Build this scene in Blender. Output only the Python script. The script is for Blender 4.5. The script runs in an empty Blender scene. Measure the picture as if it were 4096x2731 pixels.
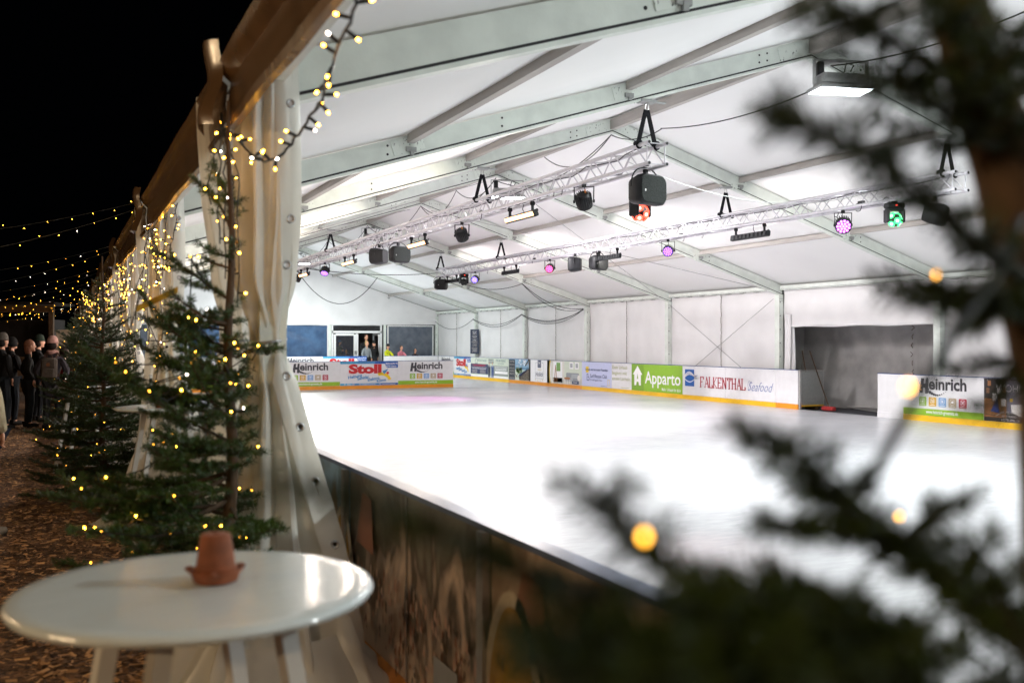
import bpy, math, random
import numpy as np
from mathutils import Vector, Matrix, Euler

SC = bpy.context.scene
COL = SC.collection
PI = math.pi
V = Vector
random.seed(7)
RNG = np.random.default_rng(11)

# ------------------------------------------------------------------ mesh builder
class MB:
    def __init__(self):
        self.v = []; self.f = []
    def add(self, vs, fs):
        b = len(self.v)
        self.v += [tuple(p) for p in vs]
        self.f += [tuple(i + b for i in f) for f in fs]
        return self
    def box(self, c, s, rot=None, taper=1.0):
        x, y, z = s[0] / 2, s[1] / 2, s[2] / 2
        pts = [V((sx * x * (taper if sz > 0 else 1), sy * y * (taper if sz > 0 else 1), sz * z))
               for sz in (-1, 1) for sy in (-1, 1) for sx in (-1, 1)]
        if rot is not None:
            pts = [rot @ p for p in pts]
        c = V(c)
        return self.add([p + c for p in pts], [(0, 2, 3, 1), (4, 5, 7, 6), (0, 1, 5, 4), (2, 6, 7, 3), (0, 4, 6, 2), (1, 3, 7, 5)])
    def cbox(self, c, s, b=.01, rot=None):
        """box with chamfered vertical and horizontal edges (three stacked rings)"""
        x, y, z = s[0] / 2, s[1] / 2, s[2] / 2
        def ring(xx, yy, k, zz):
            return [V(p) for p in ((-xx + k, -yy, zz), (xx - k, -yy, zz), (xx, -yy + k, zz), (xx, yy - k, zz), (xx - k, yy, zz), (-xx + k, yy, zz), (-xx, yy - k, zz), (-xx, -yy + k, zz))]
        rs = [ring(x - b, y - b, b * .6, -z), ring(x, y, b, -z + b), ring(x, y, b, z - b), ring(x - b, y - b, b * .6, z)]
        pts = [p for r in rs for p in r]
        if rot is not None:
            pts = [rot @ p for p in pts]
        fs = []
        for k in range(3):
            for i in range(8):
                j = (i + 1) % 8
                fs.append((k * 8 + i, k * 8 + j, k * 8 + 8 + j, k * 8 + 8 + i))
        fs.append(tuple(range(7, -1, -1))); fs.append(tuple(range(24, 32)))
        c = V(c)
        return self.add([p + c for p in pts], fs)
    def bar(self, p0, p1, w, h, up=(0, 0, 1)):
        p0, p1 = V(p0), V(p1)
        d = (p1 - p0); L = d.length; d.normalize()
        side = d.cross(V(up))
        if side.length < 1e-5: side = d.cross(V((1, 0, 0)))
        side.normalize(); u = side.cross(d)
        m = Matrix((side, d, u)).transposed()
        return self.box((p0 + p1) / 2, (w, L, h), m)
    def tube(self, pts, r, n=8, cap=True, closed=False):
        pts = [V(p) for p in pts]
        m = len(pts)
        rs = r if isinstance(r, (list, tuple)) else [r] * m
        vs, fs = [], []
        nrm = None
        for i in range(m):
            if closed:
                t = pts[(i + 1) % m] - pts[i - 1]
            else:
                t = pts[min(i + 1, m - 1)] - pts[max(i - 1, 0)]
            if t.length < 1e-9: t = V((0, 0, 1))
            t.normalize()
            if nrm is None:
                nrm = t.cross(V((0, 0, 1)) if abs(t.z) < .9 else V((1, 0, 0)))
            nrm = nrm - t * nrm.dot(t)
            if nrm.length < 1e-6:
                nrm = t.cross(V((0, 0, 1)) if abs(t.z) < .9 else V((1, 0, 0)))
            nrm.normalize()
            b = t.cross(nrm)
            for k in range(n):
                a = 2 * PI * k / n
                vs.append(pts[i] + (nrm * math.cos(a) + b * math.sin(a)) * rs[i])
        for i in range(m if closed else m - 1):
            i2 = (i + 1) % m
            for k in range(n):
                k2 = (k + 1) % n
                fs.append((i * n + k, i * n + k2, i2 * n + k2, i2 * n + k))
        if cap and not closed:
            fs.append(tuple(range(n - 1, -1, -1))); fs.append(tuple(range((m - 1) * n, m * n)))
        return self.add(vs, fs)
    def lathe(self, prof, c=(0, 0, 0), n=24, rot=None, close=True):
        """prof: list of (radius, z)"""
        vs, fs = [], []
        for r, z in prof:
            for k in range(n):
                a = 2 * PI * k / n
                p = V((r * math.cos(a), r * math.sin(a), z))
                if rot is not None: p = rot @ p
                vs.append(p + V(c))
        for i in range(len(prof) - 1):
            for k in range(n):
                k2 = (k + 1) % n
                fs.append((i * n + k, i * n + k2, (i + 1) * n + k2, (i + 1) * n + k))
        if close:
            fs.append(tuple(range(n - 1, -1, -1))); fs.append(tuple(range((len(prof) - 1) * n, len(prof) * n)))
        return self.add(vs, fs)
    def ball(self, c, r, n=10, m=6, rot=None):
        rx, ry, rz = r if isinstance(r, (tuple, list)) else (r, r, r)
        vs, fs = [], []
        for i in range(1, m):
            t = PI * i / m
            for k in range(n):
                a = 2 * PI * k / n
                vs.append(V((rx * math.sin(t) * math.cos(a), ry * math.sin(t) * math.sin(a), rz * math.cos(t))))
        vs.append(V((0, 0, rz))); vs.append(V((0, 0, -rz)))
        T, B = len(vs) - 2, len(vs) - 1
        for i in range(m - 2):
            for k in range(n):
                k2 = (k + 1) % n
                fs.append((i * n + k, (i + 1) * n + k, (i + 1) * n + k2, i * n + k2))
        for k in range(n):
            k2 = (k + 1) % n
            fs.append((T, k, k2)); fs.append((B, (m - 2) * n + k2, (m - 2) * n + k))
        if rot is not None: vs = [rot @ p for p in vs]
        return self.add([p + V(c) for p in vs], fs)
    def grid(self, fn, nu, nv, flip=False, closed_u=False):
        """fn(u, v) in [0, 1]^2"""
        b = len(self.v)
        ku = nu if closed_u else nu + 1
        for j in range(nv + 1):
            for i in range(ku):
                self.v.append(tuple(fn(i / nu, j / nv)))
        for j in range(nv):
            for i in range(nu):
                i2 = (i + 1) % ku
                q = (b + j * ku + i, b + j * ku + i2, b + (j + 1) * ku + i2, b + (j + 1) * ku + i)
                self.f.append(q[::-1] if flip else q)
        return self
    def prism(self, poly, d0, d1, fn):
        """2-D polygon extruded from depth d0 to d1; fn(a, b, d) -> xyz"""
        n = len(poly)
        vs = [fn(a, b, d0) for a, b in poly] + [fn(a, b, d1) for a, b in poly]
        fs = [tuple(range(n)), tuple(range(2 * n - 1, n - 1, -1))]
        for i in range(n):
            j = (i + 1) % n
            fs.append((j, i, n + i, n + j))
        return self.add(vs, fs)
    def build(self, name, mat=None, parent=None, smooth=False, loc=None):
        me = bpy.data.meshes.new(name)
        me.from_pydata([tuple(p) for p in self.v], [], self.f)
        if smooth:
            me.polygons.foreach_set('use_smooth', [True] * len(me.polygons))
            try: me.set_sharp_from_angle(angle=math.radians(40))
            except Exception: pass
        me.update()
        return put(name, me, mat, parent, loc)

def put(name, me, mat=None, parent=None, loc=None):
    o = bpy.data.objects.new(name, me)
    COL.objects.link(o)
    if mat is not None and len(me.materials) == 0: me.materials.append(mat)
    if parent is not None: o.parent = parent
    if loc is not None: o.location = loc
    return o

def tag(o, label=None, cat=None, group=None, kind=None):
    if label: o['label'] = label
    if cat: o['category'] = cat
    if group: o['group'] = group
    if kind: o['kind'] = kind
    return o

def thing(name, label, cat, loc=(0, 0, 0), rz=0.0, group=None, rot=None):
    o = bpy.data.objects.new(name, None); COL.objects.link(o)
    o.empty_display_size = .1
    o.location = loc
    o.rotation_euler = rot if rot is not None else (0, 0, rz)
    return tag(o, label, cat, group)

def dup(root, loc=None, rz=None, label=None, group=None, scale=None):
    """a copy of a thing with copies of its parts and sub-parts (meshes shared)"""
    r = root.copy(); COL.objects.link(r)
    for ch in list(root.children):
        c = ch.copy(); COL.objects.link(c); c.parent = r
        for g in list(ch.children):
            d = g.copy(); COL.objects.link(d); d.parent = c
    if loc is not None: r.location = loc
    if rz is not None: r.rotation_euler = (0, 0, rz)
    if scale is not None: r.scale = (scale,) * 3
    if label: r['label'] = label
    if group: r['group'] = group
    return r

def np_mesh(name, verts, k, mat, parent=None):
    """verts: (n*k, 3) array, every k vertices one polygon"""
    n = len(verts); me = bpy.data.meshes.new(name)
    me.vertices.add(n); me.vertices.foreach_set('co', np.asarray(verts, np.float32).ravel())
    me.loops.add(n); me.loops.foreach_set('vertex_index', np.arange(n, dtype=np.int32))
    me.polygons.add(n // k)
    me.polygons.foreach_set('loop_start', np.arange(0, n, k, dtype=np.int32))
    me.update(calc_edges=True)
    return put(name, me, mat, parent)

# ------------------------------------------------------------------ materials
def mat(name, col, rough=.6, metal=0.0, var=0.0, vscale=4.0, bump=0.0, bscale=30.0, spec=.5, emit=None, estr=0.0,
        transm=0.0, col2=None, stretch=(1, 1, 1), coat=0.0, detail=4, alpha=1.0, lo=.35, hi=.65):
    m = bpy.data.materials.new(name); m.use_nodes = True
    nt = m.node_tree; N = nt.nodes; L = nt.links
    b = N['Principled BSDF']
    b.inputs['Base Color'].default_value = (*col, 1)
    b.inputs['Roughness'].default_value = rough
    b.inputs['Metallic'].default_value = metal
    b.inputs['Specular IOR Level'].default_value = spec
    b.inputs['Coat Weight'].default_value = coat
    b.inputs['Alpha'].default_value = alpha
    if emit:
        b.inputs['Emission Color'].default_value = (*emit, 1); b.inputs['Emission Strength'].default_value = estr
    if transm: b.inputs['Transmission Weight'].default_value = transm
    tc = None
    if var or bump:
        tc = N.new('ShaderNodeTexCoord'); mp = N.new('ShaderNodeMapping'); mp.inputs['Scale'].default_value = stretch
        L.new(tc.outputs['Object'], mp.inputs['Vector'])
    if var:
        nz = N.new('ShaderNodeTexNoise'); nz.inputs['Scale'].default_value = vscale; nz.inputs['Detail'].default_value = detail
        L.new(mp.outputs[0], nz.inputs['Vector'])
        cr = N.new('ShaderNodeValToRGB')
        c2 = col2 if col2 else tuple(max(0, c * (1 - var)) for c in col)
        cr.color_ramp.elements[0].position = lo; cr.color_ramp.elements[1].position = hi
        cr.color_ramp.elements[0].color = (*c2, 1); cr.color_ramp.elements[1].color = (*col, 1)
        L.new(nz.outputs['Fac'], cr.inputs['Fac']); L.new(cr.outputs['Color'], b.inputs['Base Color'])
    if bump:
        n2 = N.new('ShaderNodeTexNoise'); n2.inputs['Scale'].default_value = bscale; n2.inputs['Detail'].default_value = 3
        L.new(mp.outputs[0], n2.inputs['Vector'])
        bp = N.new('ShaderNodeBump'); bp.inputs['Strength'].default_value = bump; bp.inputs['Distance'].default_value = .02
        L.new(n2.outputs['Fac'], bp.inputs['Height']); L.new(bp.outputs[0], b.inputs['Normal'])
    return m

def cloth_mat(name, col, trans=.25, rough=.4, var=.1, vscale=2.0, bump=.15, bscale=6, tcol=None, col2=None):
    """coated tent fabric: glossy PVC mixed with some light passing through"""
    m = mat(name, col, rough, var=var, vscale=vscale, bump=bump, bscale=bscale, col2=col2)
    nt = m.node_tree; N = nt.nodes; L = nt.links
    b = N['Principled BSDF']; out = N['Material Output']
    t = N.new('ShaderNodeBsdfTranslucent'); t.inputs['Color'].default_value = (*(tcol or col), 1)
    mx = N.new('ShaderNodeMixShader'); mx.inputs[0].default_value = trans
    L.new(b.outputs[0], mx.inputs[1]); L.new(t.outputs[0], mx.inputs[2]); L.new(mx.outputs[0], out.inputs['Surface'])
    return m

def srgb(h):
    h = h.lstrip('#'); r = [int(h[i:i + 2], 16) / 255 for i in (0, 2, 4)]
    return tuple(c / 12.92 if c <= .04045 else ((c + .055) / 1.055) ** 2.4 for c in r)

M = {}
def glow(key, col, s):
    m = bpy.data.materials.new(key); m.use_nodes = True
    nt = m.node_tree; nt.nodes.clear()
    e = nt.nodes.new('ShaderNodeEmission'); e.inputs[0].default_value = (*col, 1); e.inputs[1].default_value = s
    o = nt.nodes.new('ShaderNodeOutputMaterial'); nt.links.new(e.outputs[0], o.inputs[0])
    M[key] = m; return m

M['alu'] = mat('aluminium_dull', (.74, .79, .73), .55, .05, var=.12, vscale=5, bump=.05, bscale=60)
M['alu_scuffed'] = mat('aluminium_scuffed', (.74, .79, .73), .55, .05, var=.8, vscale=34, lo=.33, hi=.40, stretch=(1, 1, .5))
M['alu_wood'] = mat('purlin_grey', (.45, .42, .39), .6, .1, var=.2, vscale=9, stretch=(1, .1, 1))
M['dark_gap'] = mat('dark_slot', (.02, .02, .022), .7)
M['truss'] = mat('truss_aluminium', (.60, .58, .62), .40, .55, var=.1, vscale=20)
M['roof'] = cloth_mat('roof_fabric', (.88, .88, .87), .06, .85, var=.04, vscale=.6, bump=.06, bscale=1.2)
M['wallcloth'] = cloth_mat('wall_fabric', (.82, .81, .81), .07, .45, var=.08, vscale=1.4, bump=.25, bscale=3)
M['curtain'] = cloth_mat('curtain_fabric', (.88, .86, .80), .46, .30, var=.1, vscale=5, bump=.12, bscale=14)
M['valance'] = cloth_mat('valance_fabric_dimmed', (.15, .088, .045), .02, .25, var=.3, vscale=3, bump=.15, bscale=5)  # white cloth in dim amber light, with that dimness put into the brown
M['greytarp'] = mat('grey_tarpaulin', (.44, .43, .42), .6, var=.25, vscale=2, bump=.3, bscale=4)
M['board'] = mat('board_white', (.74, .735, .75), .35, var=.06, vscale=6)
M['kick'] = mat('kick_yellow', (.86, .50, .012), .4, var=.12, vscale=3)
M['kick_orange'] = mat('kick_orange', (.80, .30, .012), .4, var=.12, vscale=3)
M['rail'] = mat('rail_blue', (.02, .06, .25), .35, var=.2, vscale=4)
M['black'] = mat('black_plastic', (.016, .016, .018), .55, var=.3, vscale=12, spec=.25)
M['grille'] = mat('speaker_grille', (.028, .031, .030), .9, var=.5, vscale=70, spec=.1)
M['blackcloth'] = mat('black_strap', (.013, .013, .016), .9, var=.3, vscale=30, spec=.15)
M['steel'] = mat('steel', (.55, .55, .55), .35, .9, var=.15, vscale=20)
M['cable'] = mat('cable_black', (.012, .012, .014), .5)
M['cordgreen'] = mat('cord_dark_green', (.008, .011, .012), .5)
M['wire'] = mat('wire_grey', (.30, .30, .30), .4, .6)
M['grey_cast'] = mat('cast_grey', (.34, .35, .34), .5, .2, var=.1, vscale=15)
M['white'] = mat('white_paint', (.80, .80, .80), .4)
M['table'] = mat('table_white', (.60, .66, .67), .14, var=.03, vscale=7, bump=.10, bscale=14, stretch=(.8, 6, 1), spec=.7)
M['table_leg'] = mat('table_leg_white', (.62, .62, .60), .35, var=.1, vscale=9)
M['terracotta'] = mat('terracotta', (.29, .085, .032), .8, var=.45, vscale=16, bump=.1, bscale=60)
M['bark'] = mat('bark', (.11, .065, .035), .9, var=.5, vscale=18, bump=.5, bscale=40, stretch=(1, 1, .3))
M['stem_shade'] = mat('fir_stem_shaded', (.030, .034, .012), .85, var=.5, vscale=30)  # foreground fir stems, backlit shade put into the colour
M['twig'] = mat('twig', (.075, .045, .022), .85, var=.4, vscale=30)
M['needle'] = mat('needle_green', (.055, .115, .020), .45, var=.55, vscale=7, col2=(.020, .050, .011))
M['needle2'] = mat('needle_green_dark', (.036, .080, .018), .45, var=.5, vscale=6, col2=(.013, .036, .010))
M['needle_shade'] = mat('needle_green_shaded', (.040, .066, .012), .6, var=.5, vscale=9, col2=(.016, .028, .006), spec=.15)  # foreground fir needles, a darker copy with backlit shade in the colour
M['concrete'] = mat('concrete_slab', (.30, .24, .18), .85, var=.4, vscale=6, bump=.2, bscale=30)
glow('bulb', (1.0, .42, .028), 40.0)
glow('bulb_cool', (1.0, .82, .70), 20.0)
glow('led_white', (.86, .95, 1.0), 24.0)
glow('led_warm', (1.0, .55, .24), 3.4)
glow('led_magenta', (.72, .16, 1.0), 3.6)
glow('led_purple', (.36, .13, 1.0), 3.2)
glow('led_pink', (1.0, .09, .28), 3.2)
glow('led_blue', (.25, .18, 1.0), 3.2)
glow('led_green', (.06, 1.0, .22), 2.6)
glow('led_red_core', (1.0, .42, .34), 3.0); glow('led_green_core', (.55, 1.0, .62), 2.6)
glow('led_red', (1.0, .07, .04), 3.2)

def flat(key, hexcol, rough=.45):
    if key not in M:
        M[key] = mat('print_' + key, srgb(hexcol), rough, var=.05, vscale=9)
    return M[key]

# ------------------------------------------------------------------ camera
F_PX = 2287.0                       # focal length in pixels of a 2352 px wide picture (35 mm lens)
EYE = 1.70
YAW = math.radians(24.43)
FW = V((math.sin(YAW), math.cos(YAW), 0)); RT = V((math.cos(YAW), -math.sin(YAW), 0))
def P(x, y, z):
    """the point at depth z behind picture position (x, y)"""
    q = FW * z + RT * ((x - 1176) / F_PX * z)
    return V((q.x, q.y, EYE + (782 - y) / F_PX * z))
cam_d = bpy.data.cameras.new('camera'); cam = bpy.data.objects.new('camera', cam_d); COL.objects.link(cam)
cam.location = (0, 0, EYE); cam.rotation_euler = (PI / 2, 0, -YAW)
cam_d.lens = 35.0; cam_d.sensor_width = 36.0; cam_d.shift_y = -.00085
cam_d.clip_start = .05; cam_d.clip_end = 500
cam_d.dof.use_dof = True; cam_d.dof.focus_distance = 17.0; cam_d.dof.aperture_fstop = 2.5
SC.camera = cam

SC.view_settings.view_transform = 'Standard'; SC.view_settings.look = 'None'
SC.view_settings.exposure = .68; SC.view_settings.gamma = 1
SC.cycles.use_denoising = True
SC.cycles.max_bounces = 9; SC.cycles.diffuse_bounces = 8; SC.cycles.glossy_bounces = 4
SC.cycles.transmission_bounces = 6; SC.cycles.transparent_max_bounces = 8
SC.cycles.sample_clamp_indirect = 6.0
SC.cycles.caustics_reflective = False; SC.cycles.caustics_refractive = False
w = bpy.data.worlds.new('World'); SC.world = w; w.use_nodes = True
w.node_tree.nodes['Background'].inputs[0].default_value = (.25, .32, .5, 1)
w.node_tree.nodes['Background'].inputs[1].default_value = .0006

# ------------------------------------------------------------------ flat lettering
_T = {}
def text2d(s, size=1.0, bold=0.0, shear=0.0, sx=1.0, align='C'):
    key = (s, bold, shear)
    if key not in _T:
        c = bpy.data.curves.new('t', 'FONT'); c.body = s; c.size = 1.0; c.offset = bold; c.shear = shear
        c.resolution_u = 3
        o = bpy.data.objects.new('t', c)
        me = bpy.data.meshes.new_from_object(o)
        vs = [(v.co.x, v.co.y) for v in me.vertices]; fs = [tuple(p.vertices) for p in me.polygons]
        bpy.data.objects.remove(o); bpy.data.curves.remove(c); bpy.data.meshes.remove(me)
        _T[key] = (vs, fs)
    vs, fs = _T[key]
    xs = [p[0] for p in vs]; x0, x1 = min(xs), max(xs)
    ref = {'L': x0, 'C': (x0 + x1) / 2, 'R': x1}[align]
    return [((x - ref) * size * sx, y * size) for x, y in vs], fs

class Print:
    """flat printed artwork: coloured shapes lying a few millimetres proud of a panel; u to the right, v up, facing -Y"""
    def __init__(self, parent, y=-.004, step=.002):
        self.parent = parent; self.y = y; self.step = step; self.d = {}
    def mb(self, name, key):
        return self.d.setdefault((name, key), MB())
    def poly(self, name, key, pts, layer=0):
        y = self.y - layer * self.step
        self.mb(name, key).add([(a, y, b) for a, b in pts], [tuple(range(len(pts)))])
    def rect(self, name, key, u0, v0, u1, v1, layer=0):
        self.poly(name, key, [(u0, v0), (u1, v0), (u1, v1), (u0, v1)], layer)
    def rrect(self, name, key, u0, v0, u1, v1, r, layer=0):
        pts = []
        for cx, cy, a0 in ((u1 - r, v1 - r, 0), (u0 + r, v1 - r, 90), (u0 + r, v0 + r, 180), (u1 - r, v0 + r, 270)):
            for k in range(5):
                a = math.radians(a0 + k * 22.5); pts.append((cx + r * math.cos(a), cy + r * math.sin(a)))
        self.poly(name, key, pts, layer)
    def disc(self, name, key, u, v, r, layer=0, n=20, ry=None):
        self.poly(name, key, [(u + r * math.cos(2 * PI * k / n), v + (ry or r) * math.sin(2 * PI * k / n)) for k in range(n)], layer)
    def ring(self, name, key, u, v, r0, r1, layer=0, n=20, a0=0, a1=360):
        y = self.y - layer * self.step
        vs, fs = [], []
        for k in range(n + 1):
            a = math.radians(a0 + (a1 - a0) * k / n)
            vs += [(u + r0 * math.cos(a), y, v + r0 * math.sin(a)), (u + r1 * math.cos(a), y, v + r1 * math.sin(a))]
        for k in range(n):
            fs.append((2 * k, 2 * k + 1, 2 * k + 3, 2 * k + 2))
        self.mb(name, key).add(vs, fs)
    def line(self, name, key, pts, w, layer=0):
        y = self.y - layer * self.step
        for (a, b), (c, d) in zip(pts[:-1], pts[1:]):
            L = math.hypot(c - a, d - b) or 1e-6; nx, ny = -(d - b) / L * w / 2, (c - a) / L * w / 2
            ex, ey = (c - a) / L * w * .3, (d - b) / L * w * .3
            self.mb(name, key).add([(a + nx - ex, y, b + ny - ey), (a - nx - ex, y, b - ny - ey), (c - nx + ex, y, d - ny + ey), (c + nx + ex, y, d + ny + ey)], [(0, 1, 2, 3)])
    def text(self, name, key, s, u, v, size, layer=1, bold=0.0, shear=0.0, sx=1.0, align='C', rot=0.0):
        vs, fs = text2d(s, size, bold, shear, sx, align)
        y = self.y - layer * self.step; c, sn = math.cos(rot), math.sin(rot)
        self.mb(name, key).add([(u + a * c - b * sn, y, v + a * sn + b * c) for a, b in vs], fs)
    def done(self):
        for (name, key), mb in self.d.items():
            mb.build(name, M[key], self.parent)
FLOOD = 440.0
SPOT = 260.0
WARM = [(-3.4, 2.5, 3.1, 100), (-3.4, 8.0, 3.1, 85), (-3.6, 13.0, 3.1, 14), (-3.0, -2.0, 3.0, 190)]
BARB, BARA = 25.0, 110.0
# ------------------------------------------------------------------ the ground
XL, XR, XM = .95, 16.45, 8.70
ZE, ZR = 3.12, 5.56
KS = (ZR - ZE) / (XM - XL)
def zroof(x): return ZR - KS * abs(x - XM)

def ground_mat():
    m = bpy.data.materials.new('wood_chips_ground'); m.use_nodes = True
    nt = m.node_tree; N = nt.nodes; L = nt.links; b = N['Principled BSDF']; b.inputs['Roughness'].default_value = .85
    tc = N.new('ShaderNodeTexCoord'); mp = N.new('ShaderNodeMapping'); mp.inputs['Scale'].default_value = (1, 1, 1)
    L.new(tc.outputs['Object'], mp.inputs[0])
    vo = N.new('ShaderNodeTexVoronoi'); vo.inputs['Scale'].default_value = 38; L.new(mp.outputs[0], vo.inputs['Vector'])
    nz = N.new('ShaderNodeTexNoise'); nz.inputs['Scale'].default_value = 2.2; nz.inputs['Detail'].default_value = 5; L.new(mp.outputs[0], nz.inputs['Vector'])
    cr = N.new('ShaderNodeValToRGB')
    e = cr.color_ramp.elements
    e[0].position = 0; e[0].color = (.05, .022, .010, 1); e[1].position = 1; e[1].color = (.34, .18, .085, 1)
    x = e.new(.5); x.color = (.17, .085, .036, 1)
    sx = N.new('ShaderNodeSeparateColor'); L.new(vo.outputs['Color'], sx.inputs[0]); L.new(sx.outputs[0], cr.inputs['Fac'])
    mx = N.new('ShaderNodeMix'); mx.data_type = 'RGBA'; mx.blend_type = 'MULTIPLY'; mx.inputs[0].default_value = .8
    c2 = N.new('ShaderNodeValToRGB'); c2.color_ramp.elements[0].position = .35; c2.color_ramp.elements[0].color = (.35, .32, .3, 1); c2.color_ramp.elements[1].position = .65
    L.new(nz.outputs['Fac'], c2.inputs[0]); L.new(cr.outputs[0], mx.inputs[6]); L.new(c2.outputs[0], mx.inputs[7]); L.new(mx.outputs[2], b.inputs['Base Color'])
    bp = N.new('ShaderNodeBump'); bp.inputs['Strength'].default_value = .9; bp.inputs['Distance'].default_value = .02
    L.new(vo.outputs['Distance'], bp.inputs['Height']); L.new(bp.outputs[0], b.inputs['Normal'])
    return m
g = MB().add([(-60, -30, 0), (60, -30, 0), (60, 110, 0), (-60, 110, 0)], [(0, 1, 2, 3)])
tag(g.build('ground', ground_mat()), kind='structure')

def ice_mat():
    m = bpy.data.materials.new('ice'); m.use_nodes = True
    nt = m.node_tree; N = nt.nodes; L = nt.links; b = N['Principled BSDF']
    tc = N.new('ShaderNodeTexCoord')
    n1 = N.new('ShaderNodeTexNoise'); n1.inputs['Scale'].default_value = .5; n1.inputs['Detail'].default_value = 8; L.new(tc.outputs['Object'], n1.inputs['Vector'])
    mp = N.new('ShaderNodeMapping'); mp.inputs['Scale'].default_value = (1.2, 5, 1); mp.inputs['Rotation'].default_value = (0, 0, .5); L.new(tc.outputs['Object'], mp.inputs[0])
    n2 = N.new('ShaderNodeTexNoise'); n2.inputs['Scale'].default_value = 3.0; n2.inputs['Detail'].default_value = 9; n2.inputs['Roughness'].default_value = .7; L.new(mp.outputs[0], n2.inputs['Vector'])
    c = N.new('ShaderNodeValToRGB'); c.color_ramp.elements[0].position = .3; c.color_ramp.elements[0].color = (.42, .43, .46, 1); c.color_ramp.elements[1].position = .62; c.color_ramp.elements[1].color = (.60, .60, .635, 1)
    mx = N.new('ShaderNodeMix'); mx.inputs[0].default_value = .5
    L.new(n1.outputs['Fac'], mx.inputs[2]); L.new(n2.outputs['Fac'], mx.inputs[3]); L.new(mx.outputs[0], c.inputs[0]); L.new(c.outputs[0], b.inputs['Base Color'])
    b.inputs['Roughness'].default_value = .26; b.inputs['Specular IOR Level'].default_value = .4
    bp = N.new('ShaderNodeBump'); bp.inputs['Strength'].default_value = .4; bp.inputs['Distance'].default_value = .01
    L.new(n2.outputs['Fac'], bp.inputs['Height']); L.new(bp.outputs[0], b.inputs['Normal'])
    return m
ic = MB().add([(1.5, -9, .05), (16.2, -9, .05), (16.2, 44, .05), (1.5, 44, .05)], [(0, 1, 2, 3)])
tag(ic.build('ice_surface', ice_mat()), kind='structure')
fl = MB().box((17.6, 17.5, .012), (2.8, 6.5, .024))
tag(fl.build('floor', mat('annex_floor', (.03, .035, .045), .6, var=.4, vscale=3)), kind='structure')

# ------------------------------------------------------------------ the marquee: one building, all its parts under it
FR = list(range(-5, 50, 5))
tent = thing('marquee_tent', 'long white event marquee with grey aluminium frame over the ice rink', 'tent', (0, 0, 0))
def fy(y): return lambda a, b, d: (a, y + d, b)
for y in FR:
    for sd in (-1, 1):
        xe = XL - .065 if sd < 0 else XR + .065
        def z(x, o): return zroof(x) - o
        web, slot, fla = MB(), MB(), MB()
        web.prism([(xe, z(xe, .015)), (XM, z(XM, .015)), (XM, z(XM, .225)), (xe, z(xe, .225))], -.05, .05, fy(y))
        slot.prism([(xe, z(xe, .226)), (XM, z(XM, .226)), (XM, z(XM, .243)), (xe, z(xe, .243))], -.052, .052, fy(y))
        fla.prism([(xe, z(xe, .244)), (XM, z(XM, .244)), (XM, z(XM, .272)), (xe, z(xe, .272))], -.055, .055, fy(y))
        # pin holes near the ridge and along the web
        for q in (.7, .82, 4.3, 5.6):
            x = XM + sd * q
            for hz in (.075, .165):
                slot.lathe([(.013, -.0015), (.013, .0015)], (x, y - .0515, z(x, hz)), 8, Matrix.Rotation(PI / 2, 3, 'X'))
        ro = web.build('rafter', M['alu'], tent)
        slot.build('slot', M['dark_gap'], ro); fla.build('flange', M['alu'], ro)
        for q in (-3.35 + XM, XM - 6.0):                    # scuffed joint plates where the purlins meet the rafter
            x = XM + sd * q; pl = MB()
            pl.box((x - .03, y - .056, z(x, .13)), (.36, .006, .15), Matrix.Rotation(-sd * math.atan(KS), 3, 'Y') if sd > 0 else Matrix.Rotation(-math.atan(KS), 3, 'Y'))
            pl.build('joint_plate', M['alu_scuffed'], ro)
        x = XM + sd * .32; pl = MB()
        pl.box((x, y - .056, z(x, .13)), (.42, .006, .17), Matrix.Rotation((1 if sd > 0 else -1) * math.atan(KS), 3, 'Y'))
        pl.build('joint_plate', M['alu_scuffed'], ro)
        for q in (XM - 3.35, XM - 6.0):
            x = XM + sd * q; br = MB()
            br.box((x, y - .07, z(x, .175)), (.11, .03, .05)); br.box((x + .01, y - .075, z(x, .205)), (.04, .03, .05))
            br.build('bracket', M['grey_cast'], ro)
        xp = XL if sd < 0 else XR
        top = zroof(xp) - .273
        po = MB().box((xp, y, top / 2), (.13, .17, top))
        for hz in np.arange(.35, top - .1, .42):
            po.box((xp - .0655, y - .02, hz), (.002, .03, .05))
        pst = po.build('post', M['alu'], tent)
        ho = MB()
        for hz in np.arange(1.3, 2.8, .34):
            ho.lathe([(.014, -.0015), (.014, .0015)], (xp - .03, y - .0865, hz), 8, Matrix.Rotation(PI / 2, 3, 'X'))
        for q in range(8):
            ho.lathe([(.007, -.0015), (.007, .0015)], (xp - .045 + .03 * (q % 4), y - .0865, top - .1 - .06 * (q // 4)), 6, Matrix.Rotation(PI / 2, 3, 'X'))
        ho.build('pin_hole', M['dark_gap'], pst)
for y in FR[:-1]:
    for x, wd, h in ((3.35, .075, .09), (6.0, .075, .09), (XM, .10, .17), (11.4, .075, .09), (14.05, .075, .09)):
        zc = zroof(x) - .02 - h / 2 - (.03 if x == XM else 0)
        pr = MB().box((x, y + 2.5, zc), (wd, 4.88, h)).build('purlin', M['alu_wood'], tent)
    for x in (XL, XR - .02):
        pr = MB().box((x, y + 2.5, 3.025), (.07, 4.80, .09)).box((x, y + 2.5, 2.965), (.09, 4.80, .012)).build('eave_purlin', M['alu'], tent)
        MB().box((x, y + 2.5, 2.9755), (.072, 4.80, .009)).build('slot', M['dark_gap'], pr)

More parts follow.
